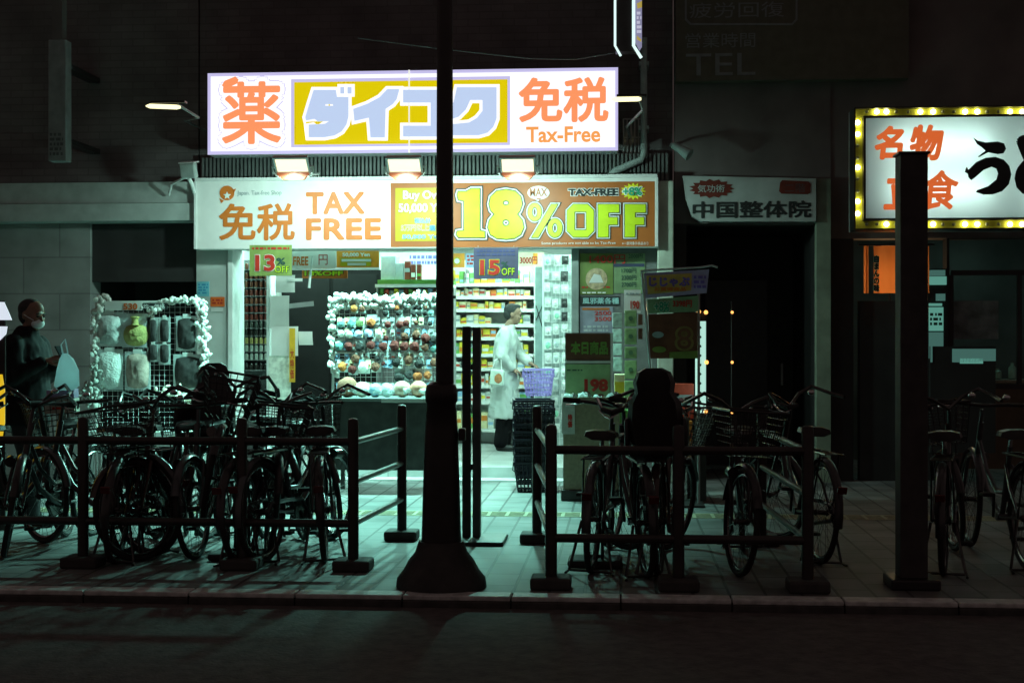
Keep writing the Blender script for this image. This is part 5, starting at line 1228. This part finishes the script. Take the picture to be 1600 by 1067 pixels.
rail_m = M("fence_brown_steel", (.035, .028, .026), .4, .3, var=.3, coat=.2)
def fence(name, label, front_px, Yf, Yb, back_px, xl, mids, xr=None, xrb=None):
    """front run with two rails, a three rail return to the back at one or both ends"""
    X0 = ax(front_px, Yf)
    t = thing(name, label, "fence", (X0, Yf, 0), "low steel pipe fences round the cycle bays")
    def post(X, Y, h=.93):
        q = MB(); q.lathe([(.034, .02), (.034, h - .03), (.030, h - .008), (.014, h)], (X, Y, 0), 14); q.build("post", rail_m, t, True)
        q = MB(); q.box(X - .115, X + .115, Y - .1, Y + .1, 0, .07, .015); q.build("footing", M("dark_footing", (.05, .045, .043), .8, var=.3), t)
    def rail(a, c, r=.026):
        q = MB(); q.tube([a, c], r, 10); q.build("rail", rail_m, t, True)
    Xe = ax(xl, Yf)
    for z in (.785, .285): rail((X0, Yf, z), (Xe, Yf, z))
    post(X0, Yf); 
    for m in mids: post(ax(m, Yf), Yf)
    if back_px is not None:
        XB = ax(back_px, Yb); post(XB, Yb, .955)
        for z in (.785, .54, .285): rail((X0, Yf, z), (XB, Yb, z), .02)
    if xr is not None:
        Xr = ax(xr, Yf); post(Xr, Yf); XB = ax(xrb, Yb); post(XB, Yb)
        for z in (.785, .54, .285): rail((Xr, Yf, z), (XB, Yb, z), .02)
    return t
fence("pipe_fence", "low dark pipe fence round the crowded cycle bay left of the pole", 552, 8.62, 9.97, 628, -60, (378, 130))
fence("pipe_fence", "low dark pipe fence round the dim cycle bay right of the pole", 861, 8.08, 9.9, 839, 1262, (1060,), 1262, 1190)

# ------------------------------------------------------------------ bicycles
def bike_proto(name, paint, steer=0.0, basket_on=True, rear='rack', flat=False, childseat=False):
    """local: x forward, origin on the ground under the middle"""
    t = thing(name, "bicycle", "bicycle", (0, 0, 0), "bicycles parked in the fenced cycle bays")
    R_ = .325; xr, xf = -.53, .54
    hd = Vector((.36, 0, .80)); axis = (Vector((.26, 0, 1.0)) - Vector((.42, 0, .52))).normalized()
    rotS = Matrix.Translation(hd) @ Matrix.Rotation(steer, 4, axis) @ Matrix.Translation(-hd)
    def S_(q): bmesh.ops.transform(q.bm, matrix=rotS, verts=q.bm.verts); return q
    q = MB(); q.tube([(.315, 0, .86), (.40, 0, .60)], .020, 10)
    q.tube([(.385, 0, .64), (.22, 0, .42), (.02, 0, .31), (-.08, 0, .28)], [.020] * 4, 10); q.tube([(.35, 0, .74), (.20, 0, .54), (.02, 0, .43), (-.14, 0, .44)], .015, 8)
    q.tube([(-.07, 0, .27), (-.17, 0, .58), (-.22, 0, .74)], .017, 8)
    for s in (-1, 1):
        q.tube([(-.08, s * .02, .28), (-.30, s * .055, .30), (xr, s * .06, R_)], .010, 6); q.tube([(-.19, s * .02, .62), (-.36, s * .055, .49), (xr, s * .06, R_)], .009, 6)
    q.lathe([(.024, -.04), (.024, .04)], (-.08, 0, .28), 12, Matrix.Rotation(R(90), 4, 'X')); q.build("frame", paint, t, True)
    q = MB()
    for s in (-1, 1): q.tube([(.405, s * .05, .62), (.46, s * .055, .50), (xf, s * .055, R_)], [.013, .012, .009], 8)
    q.tube([(.405, -.05, .62), (.405, .05, .62)], .014, 8); q.tube([(.40, 0, .62), (.31, 0, .87), (.285, 0, .95)], .013, 8); S_(q).build("fork", paint, t, True)
    for front, xc in ((True, xf), (False, xr)):
        q = MB(); q.torus((xc, 0, R_), R_ - .018, .019, 'Y', 36, 8); q = S_(q) if front else q; w = q.build("wheel", rubber, t, True)
        q = MB(); q.torus((xc, 0, R_), R_ - .042, .010, 'Y', 36, 6); q = S_(q) if front else q; q.build("rim", M("rim_steel", (.25, .25, .25), .25, 1.0), w, True)
        q = MB()
        for i in range(28):
            a = 2 * math.pi * i / 28; a2 = a + (.35 if i % 2 else -.35); s = .03 * (1 if i % 4 < 2 else -1)
            q.tube([(xc + .02 * math.cos(a2), s, R_ + .02 * math.sin(a2)), (xc + .285 * math.cos(a), 0, R_ + .285 * math.sin(a))], .0016, 3)
        q.lathe([(.014, -.05), (.024, -.035), (.016, -.03), (.016, .03), (.024, .035), (.014, .05)], (xc, 0, R_), 10, Matrix.Rotation(R(90), 4, 'X'))
        q = S_(q) if front else q; q.build("spokes", dark_steel, w)
        q = MB(); n = 14; a0, a1 = (R(20), R(165)) if front else (R(10), R(190))
        rings = []
        for i in range(n + 1):
            a = a0 + (a1 - a0) * i / n; ring = []
            for k_, (dr, dy) in enumerate(((.012, -.028), (.026, -.016), (.03, 0), (.026, .016), (.012, .028))): ring.append(q.bm.verts.new((xc + (R_ + dr) * math.cos(a), dy, R_ + (R_ + dr) * math.sin(a))))
            rings.append(ring)
        for A, B in zip(rings, rings[1:]):
            for k_ in range(4): q.bm.faces.new((A[k_], A[k_ + 1], B[k_ + 1], B[k_]))
        q = S_(q) if front else q; q.build("mudguard", paint, t, True)
    q = MB()
    if flat: pts = [(.20, -.30, .99), (.27, -.16, .985), (.285, 0, .975), (.27, .16, .985), (.20, .30, .99)]
    else: pts = [(.04, -.27, .99), (.14, -.265, 1.01), (.27, -.20, 1.07), (.30, -.10, 1.03), (.29, 0, .96), (.30, .10, 1.03), (.27, .20, 1.07), (.14, .265, 1.01), (.04, .27, .99)]
    q.tube(pts, .0125, 8); hb = S_(q).build("handlebar", dark_steel if not flat else black_paint, t, True)
    for s in (-1, 1):
        q = MB(); e0, e1 = Vector(pts[0]), Vector(pts[1]); e0.y *= s * -1 / -1 if s == -1 else -1; e1.y *= 1 if s == -1 else -1
        d = (e1 - e0).normalized(); q.tube([e0 - d * .012, e0 + d * .10], .018, 10); S_(q).build("grip", rubber, hb, True)
        q = MB(); q.tube([e0 + d * .12 + Vector((.02, 0, -.005)), e0 + d * .05 + Vector((.035, 0, -.03)), e0 + Vector((.03, 0, -.035))], .006, 5); S_(q).build("brake_lever", chrome, hb, True)
    q = MB(); q.ball((.22, -.14, 1.035), (.026, .026, .02), 2); S_(q).build("bell", chrome, hb, True)
    q = MB(); q.bm.verts.ensure_lookup_table()
    rings = []
    for (x, w, z) in ((-.345, .05, .825), (-.335, .10, .845), (-.27, .11, .85), (-.20, .08, .838), (-.12, .035, .832), (-.075, .022, .828), (-.06, .01, .82)):
        rings.append([q.bm.verts.new(p) for p in ((x, -w, z - .035), (x, -w * .9, z - .008), (x, -w * .4, z + .004), (x, w * .4, z + .004), (x, w * .9, z - .008), (x, w, z - .035))])
    for A, B in zip(rings, rings[1:]):
        for k_ in range(6): q.bm.faces.new((A[k_], A[(k_ + 1) % 6], B[(k_ + 1) % 6], B[k_]))
    q.bm.faces.new(rings[0]); q.bm.faces.new(rings[-1][::-1]); sd = q.build("saddle", vinyl, t, True)
    q = MB(); q.tube([(-.20, 0, .68), (-.24, 0, .81)], .013, 8); q.build("seat_post", chrome, t, True)
    q = MB(); q.lathe([(.085, -.004), (.085, .004)], (-.08, -.055, .28), 20, Matrix.Rotation(R(90), 4, 'X')); q.tube([(-.08, -.06, .28), (-.02, -.075, .13)], .010, 6); q.tube([(-.08, .06, .28), (-.14, .075, .43)], .010, 6); cr = q.build("crank", dark_steel, t)
    for p in ((-.02, -.12, .13), (-.14, .12, .43)): q = MB(); q.obox(p, (.09, .075, .022), (0, 0, 0), .006); q.build("pedal", rubber, cr)
    q = MB(); q.tube([(-.06, -.06, .36), (-.3, -.065, .375), (xr, -.065, .375), (xr - .05, -.065, R_), (xr, -.065, .275), (-.3, -.065, .235), (-.06, -.06, .19), (.01, -.06, .28)], .014, 6, True); q.build("chain_guard", paint, t, True)
    q = MB()
    for s in (-1, 1): q.tube([(xr, s * .07, R_ - .01), (xr - .05, s * .13, .02), (xr - .12, s * .14, .012)], .009, 6)
    q.tube([(xr - .05, -.13, .02), (xr - .05, .13, .02)], .009, 6); q.build("kickstand", dark_steel, t, True)
    q = MB()
    for s in (-1, 1):
        q.tube([(xr - .20, s * .06, .70), (-.24, s * .055, .70)], .007, 6); q.tube([(xr - .10, s * .06, .70), (xr, s * .068, R_)], .006, 6)
    for i in range(5): q.tube([(xr - .19 + i * .11, -.06, .704), (xr - .19 + i * .11, .06, .704)], .005, 5)
    q.build("rear_rack", dark_steel, t, True)
    q = MB(); q.obox((xr - .37, 0, .50), (.014, .06, .045), (0, R(-15), 0), .005); q.build("reflector", M("red_reflector", (.10, .01, .01), .2), t)
    q = MB(); q.tube([(.47, -.07, .62), (.55, -.07, .615)], [.03, .036], 10); hl = S_(q).build("headlight", dark_steel, t, True)
    if basket_on:
        q = MB(); zb, zt_ = .72, .99
        def br(k_): return (.42 - .02 * k_, .42 + .25 + .09 * k_, .125 + .05 * k_)
        for j in range(8):
            k_ = j / 7; x0, x1, w = br(k_); z = zb + (zt_ - zb) * k_; q.tube([(x0, -w, z), (x1, -w, z), (x1, w, z), (x0, w, z)], .0085 if j == 7 else .0028, 5 if j == 7 else 4, True)
        for i in range(9):
            s = i / 8; 
            for f in range(4):
                P = []
                for k_ in (0, 1):
                    x0, x1, w = br(k_); z = zb + (zt_ - zb) * k_
                    P.append([(x0 + (x1 - x0) * s, -w, z), (x0 + (x1 - x0) * s, w, z), (x0, -w + 2 * w * s, z), (x1, -w + 2 * w * s, z)][f])
                q.tube(P, .0028, 4)
        x0, x1, w = br(0)
        for i in range(8): y = -w + 2 * w * i / 7; q.tube([(x0, y, zb), (x1, y, zb)], .0028, 4)
        q.tube([(.52, -.08, zb), (xf, -.06, R_)], .006, 5); q.tube([(.52, .08, zb), (xf, .06, R_)], .006, 5); q.tube([(.42, 0, zb + .05), (.31, 0, .87)], .012, 6)
        S_(q).build("basket", black_paint, t)
    if childseat:
        q = MB(); q.box(-.66, -.36, -.16, .16, .72, .76, .02); 
        rings = []
        for z, w, xo in ((.74, .12, -.62), (.82, .15, -.635), (.94, .165, -.655), (1.04, .155, -.675), (1.10, .115, -.69), (1.16, .125, -.70), (1.22, .10, -.71), (1.245, .05, -.712)):
            rings.append([q.bm.verts.new(p) for p in ((xo - .03, -w * .8, z), (xo + .02, -w, z), (xo + .035, -w * .6, z), (xo + .012, 0, z), (xo + .035, w * .6, z), (xo + .02, w, z), (xo - .03, w * .8, z), (xo - .045, 0, z))])
        for A, B in zip(rings, rings[1:]):
            for k_ in range(8): q.bm.faces.new((A[k_], A[(k_ + 1) % 8], B[(k_ + 1) % 8], B[k_]))
        q.bm.faces.new(rings[0]); q.bm.faces.new(rings[-1][::-1]); q.obox((-.52, -.17, .86), (.26, .03, .18), (0, 0, 0), .02); q.obox((-.52, .17, .86), (.26, .03, .18), (0, 0, 0), .02)
        cs2 = q.build("child_seat", vinyl, t, True); q = MB(); q.tube([(-.40, -.17, .95), (-.30, -.12, 1.0), (-.28, 0, 1.01), (-.30, .12, 1.0), (-.40, .17, .95)], .012, 8); q.build("grab_bar", black_paint, cs2, True)
    return t
protos = {
    'A': bike_proto("bicycle", bike_black, R(18)), 'B': bike_proto("bicycle", bike_brown, R(-25), True, 'rack', False, True),
    'C': bike_proto("bicycle", bike_grey, R(-8), False, 'rack', True), 'D': bike_proto("bicycle", bike_black, R(30), False, 'rack', False)}
used = set()
# (kind, px, Y, heading deg, lift of the front, label)
for kd, px, Y, hd, lift, lab in (
    ('C', 150, 9.35, 150, 0, "flat bar grey bicycle standing slanted in front of the man with the mask"),
    ('A', 30, 9.4, 80, 0, "black basket bicycle at the left end of the crowded bay"),
    ('D', 208, 9.3, 97, 0, "black bicycle without basket in front of the left goods rack"),
    ('B', 275, 9.4, 262, 0, "brown bicycle with a black child seat facing the street, middle of the bay"),
    ('A', 372, 9.5, 264, .22, "black bicycle with its raised wire basket towards the street"),
    ('D', 425, 9.3, 84, 0, "black bicycle with swept handlebar below the leaflet stand"),
    ('C', 468, 9.35, 78, 0, "grey flat bar bicycle in front of the tall black cabinet"),
    ('A', 512, 9.45, 100, 0, "black basket bicycle next to the end post of the left fence"),
    ('D', 85, 9.5, 262, 0, "black bicycle facing the street beside the pale printed carton"),
    ('A', 245, 9.6, 88, 0, "black basket bicycle squeezed beside the brown one with the child seat"),
    ('C', 328, 9.5, 276, 0, "grey flat bar bicycle facing the street beside the raised wire basket"),
    ('A', 452, 9.7, 271, 0, "black basket bicycle facing the street under the yellow price strip"),
    ('C', 940, 9.15, 84, 0, "grey flat bar bicycle in front of the brown carton bin"),
    ('D', 990, 9.0, 98, 0, "black bicycle with upright handlebar below the 198 board and banner"),
    ('B', 1040, 9.05, 84, 0, "brown bicycle with child seat in front of the upright light box"),
    ('A', 1160, 9.1, 265, 0, "black basket bicycle by the right end of the dim bay"),
    ('D', 1240, 9.6, 100, 0, "unlit black bicycle just outside the right fence end"),
    ('A', 1480, 9.2, 75, 0, "barely visible basket bicycle right of the square post"),
    ('C', 1560, 9.4, 95, 0, "barely visible flat bar bicycle at the right edge")):
    o = protos[kd] if kd not in used else copy_tree(protos[kd]); used.add(kd)
    o["label"] = lab; o["group"] = "bicycles parked in and beside the cycle bays"
    o.location = (ax(px, Y), Y, lift * .42)
    o.rotation_euler = (0, -math.atan(lift / 1.07), R(hd))
    if kd in used: o.rotation_euler.x = R(random.uniform(-4, 4))
# wheel cradle under the raised bicycle, and the small wheel stand on the right
def cradle(px, Y, lab, h):
    X = ax(px, Y); t = thing("wheel_stand", lab, "bike rack", (X, Y, 0), "small steel wheel stands")
    q = MB(); q.box(X - .17, X + .17, Y - .12, Y + .16, 0, .05, .02); q.build("base", M("dark_footing", (.05, .045, .043)), t)
    for s in (-1, 1):
        q = MB(); q.tube([(X + s * .045, Y - .06, .045), (X + s * .045, Y - .06, h), (X + s * .045, Y + .1, h), (X + s * .045, Y + .1, .045)], .011, 6); q.build("prong", rail_m, t, True)
    q = MB(); q.tube([(X - .04, Y + .02, .06), (X + .04, Y + .02, .06)], .01, 6); q.build("cross_bar", rail_m, t)
cradle(930, 8.9, "small two pronged wheel stand under the lower rail of the right fence", .24)
cradle(ax and 372, 9.0, "two pronged wheel stand propping the raised bicycle", .24)

# ------------------------------------------------------------------ people
skin = M("skin", (.27, .155, .105), .55, var=.08, scale=30); hair_g = M("grey_black_hair", (.014, .014, .014), .6, var=.5, scale=60, bump=.5)
def hand(q, wrist, d, nrm, curl=.7, thumb_side=1):
    """palm, four bent fingers of unequal length and a thumb from the side of the palm"""
    w = Vector(wrist); d = Vector(d).normalized(); n = Vector(nrm); n = (n - d * n.dot(d)).normalized(); lat = d.cross(n).normalized() * thumb_side
    for s in (-.026, -.009, .009, .026): q.capsule(w, w + d * .085 + lat * s, .019, .0125, 8)
    for s, L in ((.030, .070), (.011, .080), (-.009, .074), (-.027, .058)):
        p = w + d * .085 + lat * s; dd = d
        for seg, r0, r1 in ((.45, .0095, .009), (.32, .009, .0082), (.23, .0082, .0072)):
            a = curl * (.55 if seg == .45 else .75); dd = (dd * math.cos(a) - n * math.sin(a)).normalized(); nn = (n * math.cos(a) + d * math.sin(a))
            p2 = p + dd * L * seg * 1.25; q.capsule(p, p2, r0, r1, 8); p = p2
    p = w + d * .03 + lat * .03; p1 = p + (d * .6 + lat * .7 - n * .3).normalized() * .038; p2 = p1 + (d * .9 + lat * .1 - n * .5).normalized() * .032
    q.capsule(p, p1, .013, .011, 8); q.capsule(p1, p2, .011, .009, 8)
def ring_loft(q, secs, seg=28):
    """secs: (cx, cy, z, rx, ry)"""
    rings = []
    for cx, cy, z, rx, ry in secs: rings.append([q.bm.verts.new((cx + rx * math.cos(2 * math.pi * i / seg), cy + ry * math.sin(2 * math.pi * i / seg), z)) for i in range(seg)])
    for A, B in zip(rings, rings[1:]):
        for i in range(seg): q.bm.faces.new((A[i], A[(i + 1) % seg], B[(i + 1) % seg], B[i]))
    q.bm.faces.new(rings[0][::-1]); q.bm.faces.new(rings[-1])
def head(q, c, yaw=0.0, tilt=0.0):
    """continuous head facing +X at origin, then turned"""
    m = Matrix.Translation(c) @ Matrix.Rotation(yaw, 4, 'Z') @ Matrix.Rotation(tilt, 4, 'Y')
    def B(p, r): q.ball(m @ Vector(p), r, 3)
    B((-.012, 0, .035), (.096, .074, .085)); B((.02, 0, -.02), (.072, .064, .088)); B((.045, 0, -.075), (.042, .045, .035))
    B((.078, 0, .02), (.016, .05, .02)); B((.092, 0, -.015), (.014, .012, .024)); B((.102, 0, -.026), (.012, .014, .011))
    for s in (-1, 1): B((-.008, s * .074, -.005), (.022, .010, .032)); B((.068, s * .036, -.022), (.02, .02, .022)); 
    B((.084, 0, -.060), (.011, .024, .006)); B((.082, 0, -.070), (.011, .021, .006))
    return m
def eyes(t, m):
    for s in (-1, 1):
        q = MB(); q.ball(m @ Vector((.083, s * .031, .002)), .0095, 2); q.build("eye", M("eye_dark", (.03, .02, .015), .2), t, True)
        q = MB(); q.tube([m @ Vector((.086, s * .05, .02)), m @ Vector((.094, s * .032, .026)), m @ Vector((.094, s * .016, .022))], .005, 6); q.build("eyebrow", hair_g, t, True)

def shift(name_parts, base, rz): 
    base.rotation_euler = (0, 0, rz)
# shop worker ------------------------------------------------------
YPH = 16.72; XPH = ax(789, YPH)
ph = thing("person", "person in a long white coat holding a purple basket in the lit shop", "person", (0, 0, 0))
q = MB()
hm = head(q, (.10, 0, 1.60), R(6), R(10))
q.capsule((.03, 0, 1.42), (.075, 0, 1.52), .058, .052)
ring_loft(q, [(0, 0, .86, .10, .15), (0, 0, .95, .11, .165), (0, 0, 1.1, .105, .145), (.015, 0, 1.25, .115, .165), (.02, 0, 1.36, .105, .18), (.025, 0, 1.44, .06, .09)])
for s in (-1, 1):
    q.capsule((0, s * .085, .92), (.02, s * .095, .50), .082, .055); q.capsule((.02, s * .095, .50), (-.03, s * .1, .08), .054, .036)
    q.capsule((-.03, s * .1, .07), (-.06, s * .1, .045), .036, .036); q.capsule((-.04, s * .1, .045), (.11, s * .115, .035), .034, .028)
q.capsule((.025, -.165, 1.38), (.0, -.225, 1.12), .052, .042); q.capsule((.0, -.225, 1.12), (.10, -.15, .97), .041, .028)
q.capsule((.03, .165, 1.38), (.12, .215, 1.14), .052, .042); q.capsule((.12, .215, 1.14), (.29, .06, 1.03), .041, .028)
hand(q, (.10, -.15, .97), (.75, .45, -.35), (.2, -.3, .9), .55, 1)
hand(q, (.29, .06, 1.03), (.8, -.4, -.35), (.2, .1, .95), .55, -1)
fuse(q.bm, "body", skin, ph, .0055, 2)
q = MB()
ring_loft(q, [(-.01, 0, .385, .185, .225), (-.01, 0, .50, .175, .215), (-.005, 0, .75, .16, .205), (-.005, 0, .95, .145, .195), (.0, 0, 1.1, .135, .172), (.012, 0, 1.25, .145, .19), (.02, 0, 1.36, .13, .205), (.03, 0, 1.43, .085, .13), (.05, 0, 1.475, .068, .075)])
q.capsule((.025, -.165, 1.375), (.0, -.232, 1.12), .082, .072); q.capsule((.0, -.232, 1.12), (.085, -.165, .985), .070, .055)
q.capsule((.03, .165, 1.375), (.12, .22, 1.14), .080, .070); q.capsule((.12, .22, 1.14), (.265, .085, 1.04), .069, .054)
fuse(q.bm, "coat", M("white_coat_cloth", (.52, .54, .52), .8, var=.06, scale=5, bump=.35), ph, .011, 3, .02)
q = MB()
for s in (-1, 1):
    q.capsule((0, s * .085, .80), (.01, s * .1, .46), .09, .095); q.capsule((.01, s * .1, .46), (-.03, s * .105, .10), .095, .085)
q.ball((0, 0, .85), (.10, .13, .1), 2); fuse(q.bm, "trousers", M("black_trousers", (.006, .005, .006), .9, var=.3, spec=.1), ph, .012, 3, .008)
q = MB()
for s in (-1, 1): q.capsule((-.055, s * .1, .045), (.12, s * .118, .036), .045, .036); q.ball((-.03, s * .1, .06), (.05, .045, .04), 2)
fuse(q.bm, "shoes", M("black_shoe", (.02, .018, .018), .5), ph, .008, 2)
q = MB()
def HB(p, r): q.ball(hm @ Vector(p), r, 3)
HB((-.03, 0, .05), (.093, .080, .082)); HB((-.055, 0, .0), (.062, .072, .075)); HB((.0, 0, .095), (.07, .06, .032))
fuse(q.bm, "hair", hair_g, ph, .007, 2, .004); eyes(ph, hm)
q = MB(); q.tube([(-.06, -.07, 1.46), (0, -.1, 1.44), (.07, -.05, 1.36), (.12, -.02, 1.28)], [.02, .022, .02, .012], 8); q.tube([(-.06, .07, 1.46), (0, .1, 1.44), (.07, .05, 1.36), (.12, .02, 1.28)], [.02, .022, .02, .012], 8); q.build("collar", M("white_coat_cloth", (.52, .54, .52)), ph, True)
ph.location = (XPH, YPH, FLOOR); ph.rotation_euler = (0, 0, R(-4))
# printed bag hanging at the side of the coat
X, z = at(777, 590, YPH - .3)
t = thing("carrier_bag", "small pale bag with an orange brown print hanging beside the white coat", "bag", (X, YPH - .3, z - .12))
q = MB(); q.obox((X, YPH - .3, z), (.17, .05, .19), (0, R(6), R(-6)), .02); q.build("bag", M("pale_plastic_bag", (.6, .66, .6), .3, var=.15, bump=.4), t)
q = MB(); q.ball((X + .02, YPH - .327, z - .01), (.055, .006, .06), 2, .1); q.build("print", M("orange_brown_print", srgb(175, 110, 70), .5, var=.4, scale=25), t)
q = MB(); q.tube([(X - .06, YPH - .3, z + .09), (X - .03, YPH - .29, z + .2), (X + .04, YPH - .27, z + .24), (X + .05, YPH - .3, z + .09)], .006, 5); q.build("handle", paper, t)

# pedestrian ------------------------------------------------------
YPD = 10.6; XPD = ax(40, YPD)
pd = thing("person", "person in dark clothes and pale face mask holding a phone at the left", "person", (0, 0, 0))
q = MB()
hm = head(q, (.06, 0, 1.60), R(-14), R(8))
q.capsule((.0, 0, 1.42), (.04, 0, 1.52), .060, .054)
ring_loft(q, [(0, 0, .88, .11, .16), (0, 0, 1.0, .12, .165), (0, 0, 1.2, .12, .17), (.0, 0, 1.36, .11, .19), (.0, 0, 1.44, .06, .09)])
for s, fx in ((-1, .12), (1, -.10)):
    q.capsule((0, s * .085, .92), (fx * .6 + .04, s * .095, .50), .085, .056); q.capsule((fx * .6 + .04, s * .095, .50), (fx, s * .1, .08), .055, .036)
    q.capsule((fx, s * .1, .05), (fx + .15, s * .11, .035), .036, .028)
q.capsule((.0, -.18, 1.38), (.02, -.23, 1.13), .052, .042); q.capsule((.02, -.23, 1.13), (.22, -.09, 1.25), .041, .028)
q.capsule((.0, .18, 1.38), (.03, .23, 1.13), .052, .042); q.capsule((.03, .23, 1.13), (.22, .06, 1.23), .041, .028)
hand(q, (.22, -.09, 1.25), (.8, .35, .25), (-.2, -.5, .6), .6, 1); hand(q, (.22, .06, 1.23), (.85, -.3, .2), (-.2, .5, .6), .6, -1)
fuse(q.bm, "body", skin, pd, .0055, 2)
jk = M("dark_jacket", (.013, .011, .012), .8, var=.35, scale=12, spec=.15)
q = MB()
ring_loft(q, [(0, 0, .76, .18, .21), (0, 0, .9, .185, .215), (0, 0, 1.08, .175, .205), (.0, 0, 1.25, .17, .215), (.0, 0, 1.37, .14, .215), (0, 0, 1.45, .10, .13), (.02, 0, 1.52, .078, .085)])
q.capsule((.0, -.18, 1.37), (.02, -.24, 1.13), .092, .078); q.capsule((.02, -.24, 1.13), (.19, -.11, 1.235), .075, .056)
q.capsule((.0, .18, 1.37), (.03, .24, 1.13), .09, .078); q.capsule((.03, .24, 1.13), (.19, .085, 1.22), .075, .056)
fuse(q.bm, "jacket", jk, pd, .013, 3, .012)
q = MB()
for s, fx in ((-1, .12), (1, -.10)):
    q.capsule((0, s * .085, .88), (fx * .6 + .04, s * .1, .48), .105, .085); q.capsule((fx * .6 + .04, s * .1, .48), (fx, s * .105, .09), .082, .065)
q.ball((0, 0, .88), (.12, .15, .1), 2); fuse(q.bm, "trousers", M("dark_trousers", (.022, .02, .022), .8, var=.3), pd, .012, 3, .008)
q = MB()
for s, fx in ((-1, .12), (1, -.10)): q.capsule((fx - .03, s * .1, .05), (fx + .16, s * .115, .04), .048, .04)
fuse(q.bm, "shoes", M("black_shoe", (.02, .018, .018), .5), pd, .008, 2)
q = MB(); 
def HB(p, r): q.ball(hm @ Vector(p), r, 3)
HB((-.035, 0, .045), (.090, .080, .08)); HB((-.058, 0, -.01), (.06, .072, .075)); HB((-.03, 0, .085), (.07, .062, .04))
fuse(q.bm, "hair", M("short_dark_hair", (.03, .028, .028), .6, var=.5, scale=60, bump=.5), pd, .007, 2, .003); eyes(pd, hm)
q = MB()
for p, r in (((.060, 0, -.055), (.050, .057, .043)), ((.086, 0, -.048), (.018, .026, .03))): q.ball(hm @ Vector(p), r, 3)
fuse(q.bm, "face_mask", M("pale_mask_cloth", (.85, .9, .9), .8, var=.03), pd, .006, 2, .001)
q = MB()
for s in (-1, 1): q.tube([hm @ Vector((.07, s * .055, -.03)), hm @ Vector((.03, s * .074, -.012)), hm @ Vector((-.01, s * .082, .005))], .0028, 5)
q.build("mask_loop", M("pale_mask_cloth", (.66, .74, .73)), pd, True)
pd.location = (XPD, YPD, 0); pd.rotation_euler = (0, 0, R(-8))
c8, s8 = math.cos(R(-8)), math.sin(R(-8)); lx, ly = .315, -.02
X, Y_ = XPD + lx * c8 - ly * s8, YPD + lx * s8 + ly * c8
t = thing("phone", "dark phone held in both hands by the person with the face mask", "phone", (X, Y_, 1.24))
q = MB(); q.obox((X, Y_, 1.30), (.010, .075, .15), (0, R(-30), R(-8)), .004); q.build("casing", M("matt_phone_case", (.015, .015, .017), .9, spec=.05), t)
q = MB(); q.obox((X - .0065, Y_, 1.304), (.0012, .066, .135), (0, R(-30), R(-8))); q.build("screen", M("phone_glass", (.01, .01, .012), .7, spec=.1), t)
# bags on the bicycles by the pedestrian
X, z = at(104, 583, 9.75)
t = thing("plastic_bag", "pale blue and white plastic bag hanging in front of the person with the mask", "bag", (X, 9.75, z - .13))
q = MB(); ring_loft(q, [(X, 9.75, z - .12, .05, .04), (X, 9.75, z - .09, .085, .055), (X + .004, 9.75, z + .02, .08, .05), (X - .004, 9.75, z + .1, .05, .03), (X - .01, 9.75, z + .14, .02, .015)], 18)
for v in q.bm.verts: v.co += Vector((mnoise.noise(v.co * 17), mnoise.noise(v.co * 17 + Vector((5, 0, 0))), 0)) * .016
bagm = M("blue_white_bag", (.48, .6, .66), .3, var=.35, scale=9); thin(bagm, (.8, .92, .96), .75); q.build("bag", bagm, t, True); q = MB(); q.tube([(X - .025, 9.75, z + .13), (X - .04, 9.75, z + .2), (X - .01, 9.75, z + .24), (X + .01, 9.75, z + .14)], .006, 5); q.build("handle", M("blue_white_bag", (.48, .6, .66)), t)
X, z = at(97, 622, 9.9)
t = thing("printed_box", "pale printed carton with a violet top standing by the bicycles at the left", "box", (X, 9.9, z - .16))
q = MB(); q.obox((X, 9.9, z - .055), (.21, .16, .10), (0, R(-3), R(8)), .004); q.build("carton", M("pale_printed_carton", (.52, .52, .44), .6, var=.15), t)
q = MB(); q.obox((X + .005, 9.9, z + .03), (.19, .15, .065), (0, R(-3), R(8)), .004); q.build("lid", M("violet_carton", (.33, .25, .42), .6, var=.25), t)
lines(t, (82, 629, 108, 641), 9.80, red_ink, 2, seed=50)
b = MB(); b.box(X - .02, X + .02, 9.88, 9.92, 0.02, z - .107); b.box(X - .11, X + .11, 9.82, 9.98, z - .1065, z - .1055); b.build("stand", black_paint, t)
# yellow and white standing sign at the very left edge
YY = 10.05
x0, x1 = ax(-60, YY), ax(7, YY)
t = thing("edge_light_sign", "lit yellow and white standing sign cut by the left edge of the picture", "sign", ((x0 + x1) / 2, YY, 0))
b = MB(); b.box(x0, x1, YY + .012, YY + .035, .02, az(0, 470, YY), .01); b.build("box", black_paint, t)
x1b = ax(17, YY - .1)
for pts, m in (([(-60, 585), (3, 585), (7, 610), (7, 660), (2, 690), (-60, 690)], E("lit_yellow_panel", (.85, .55, .02), .85)), ([(-60, 470), (6, 472), (14, 490), (18, 500), (-60, 500)], E("lit_white_panel", (.8, .88, 1.0), .85)), ([(-60, 510), (11, 510), (9, 522), (-1, 532), (-60, 532)], E("lit_white_panel", (.8, .88, 1.0), .85))):
    quad(t, pts, YY, m, "lit_panel", .011)
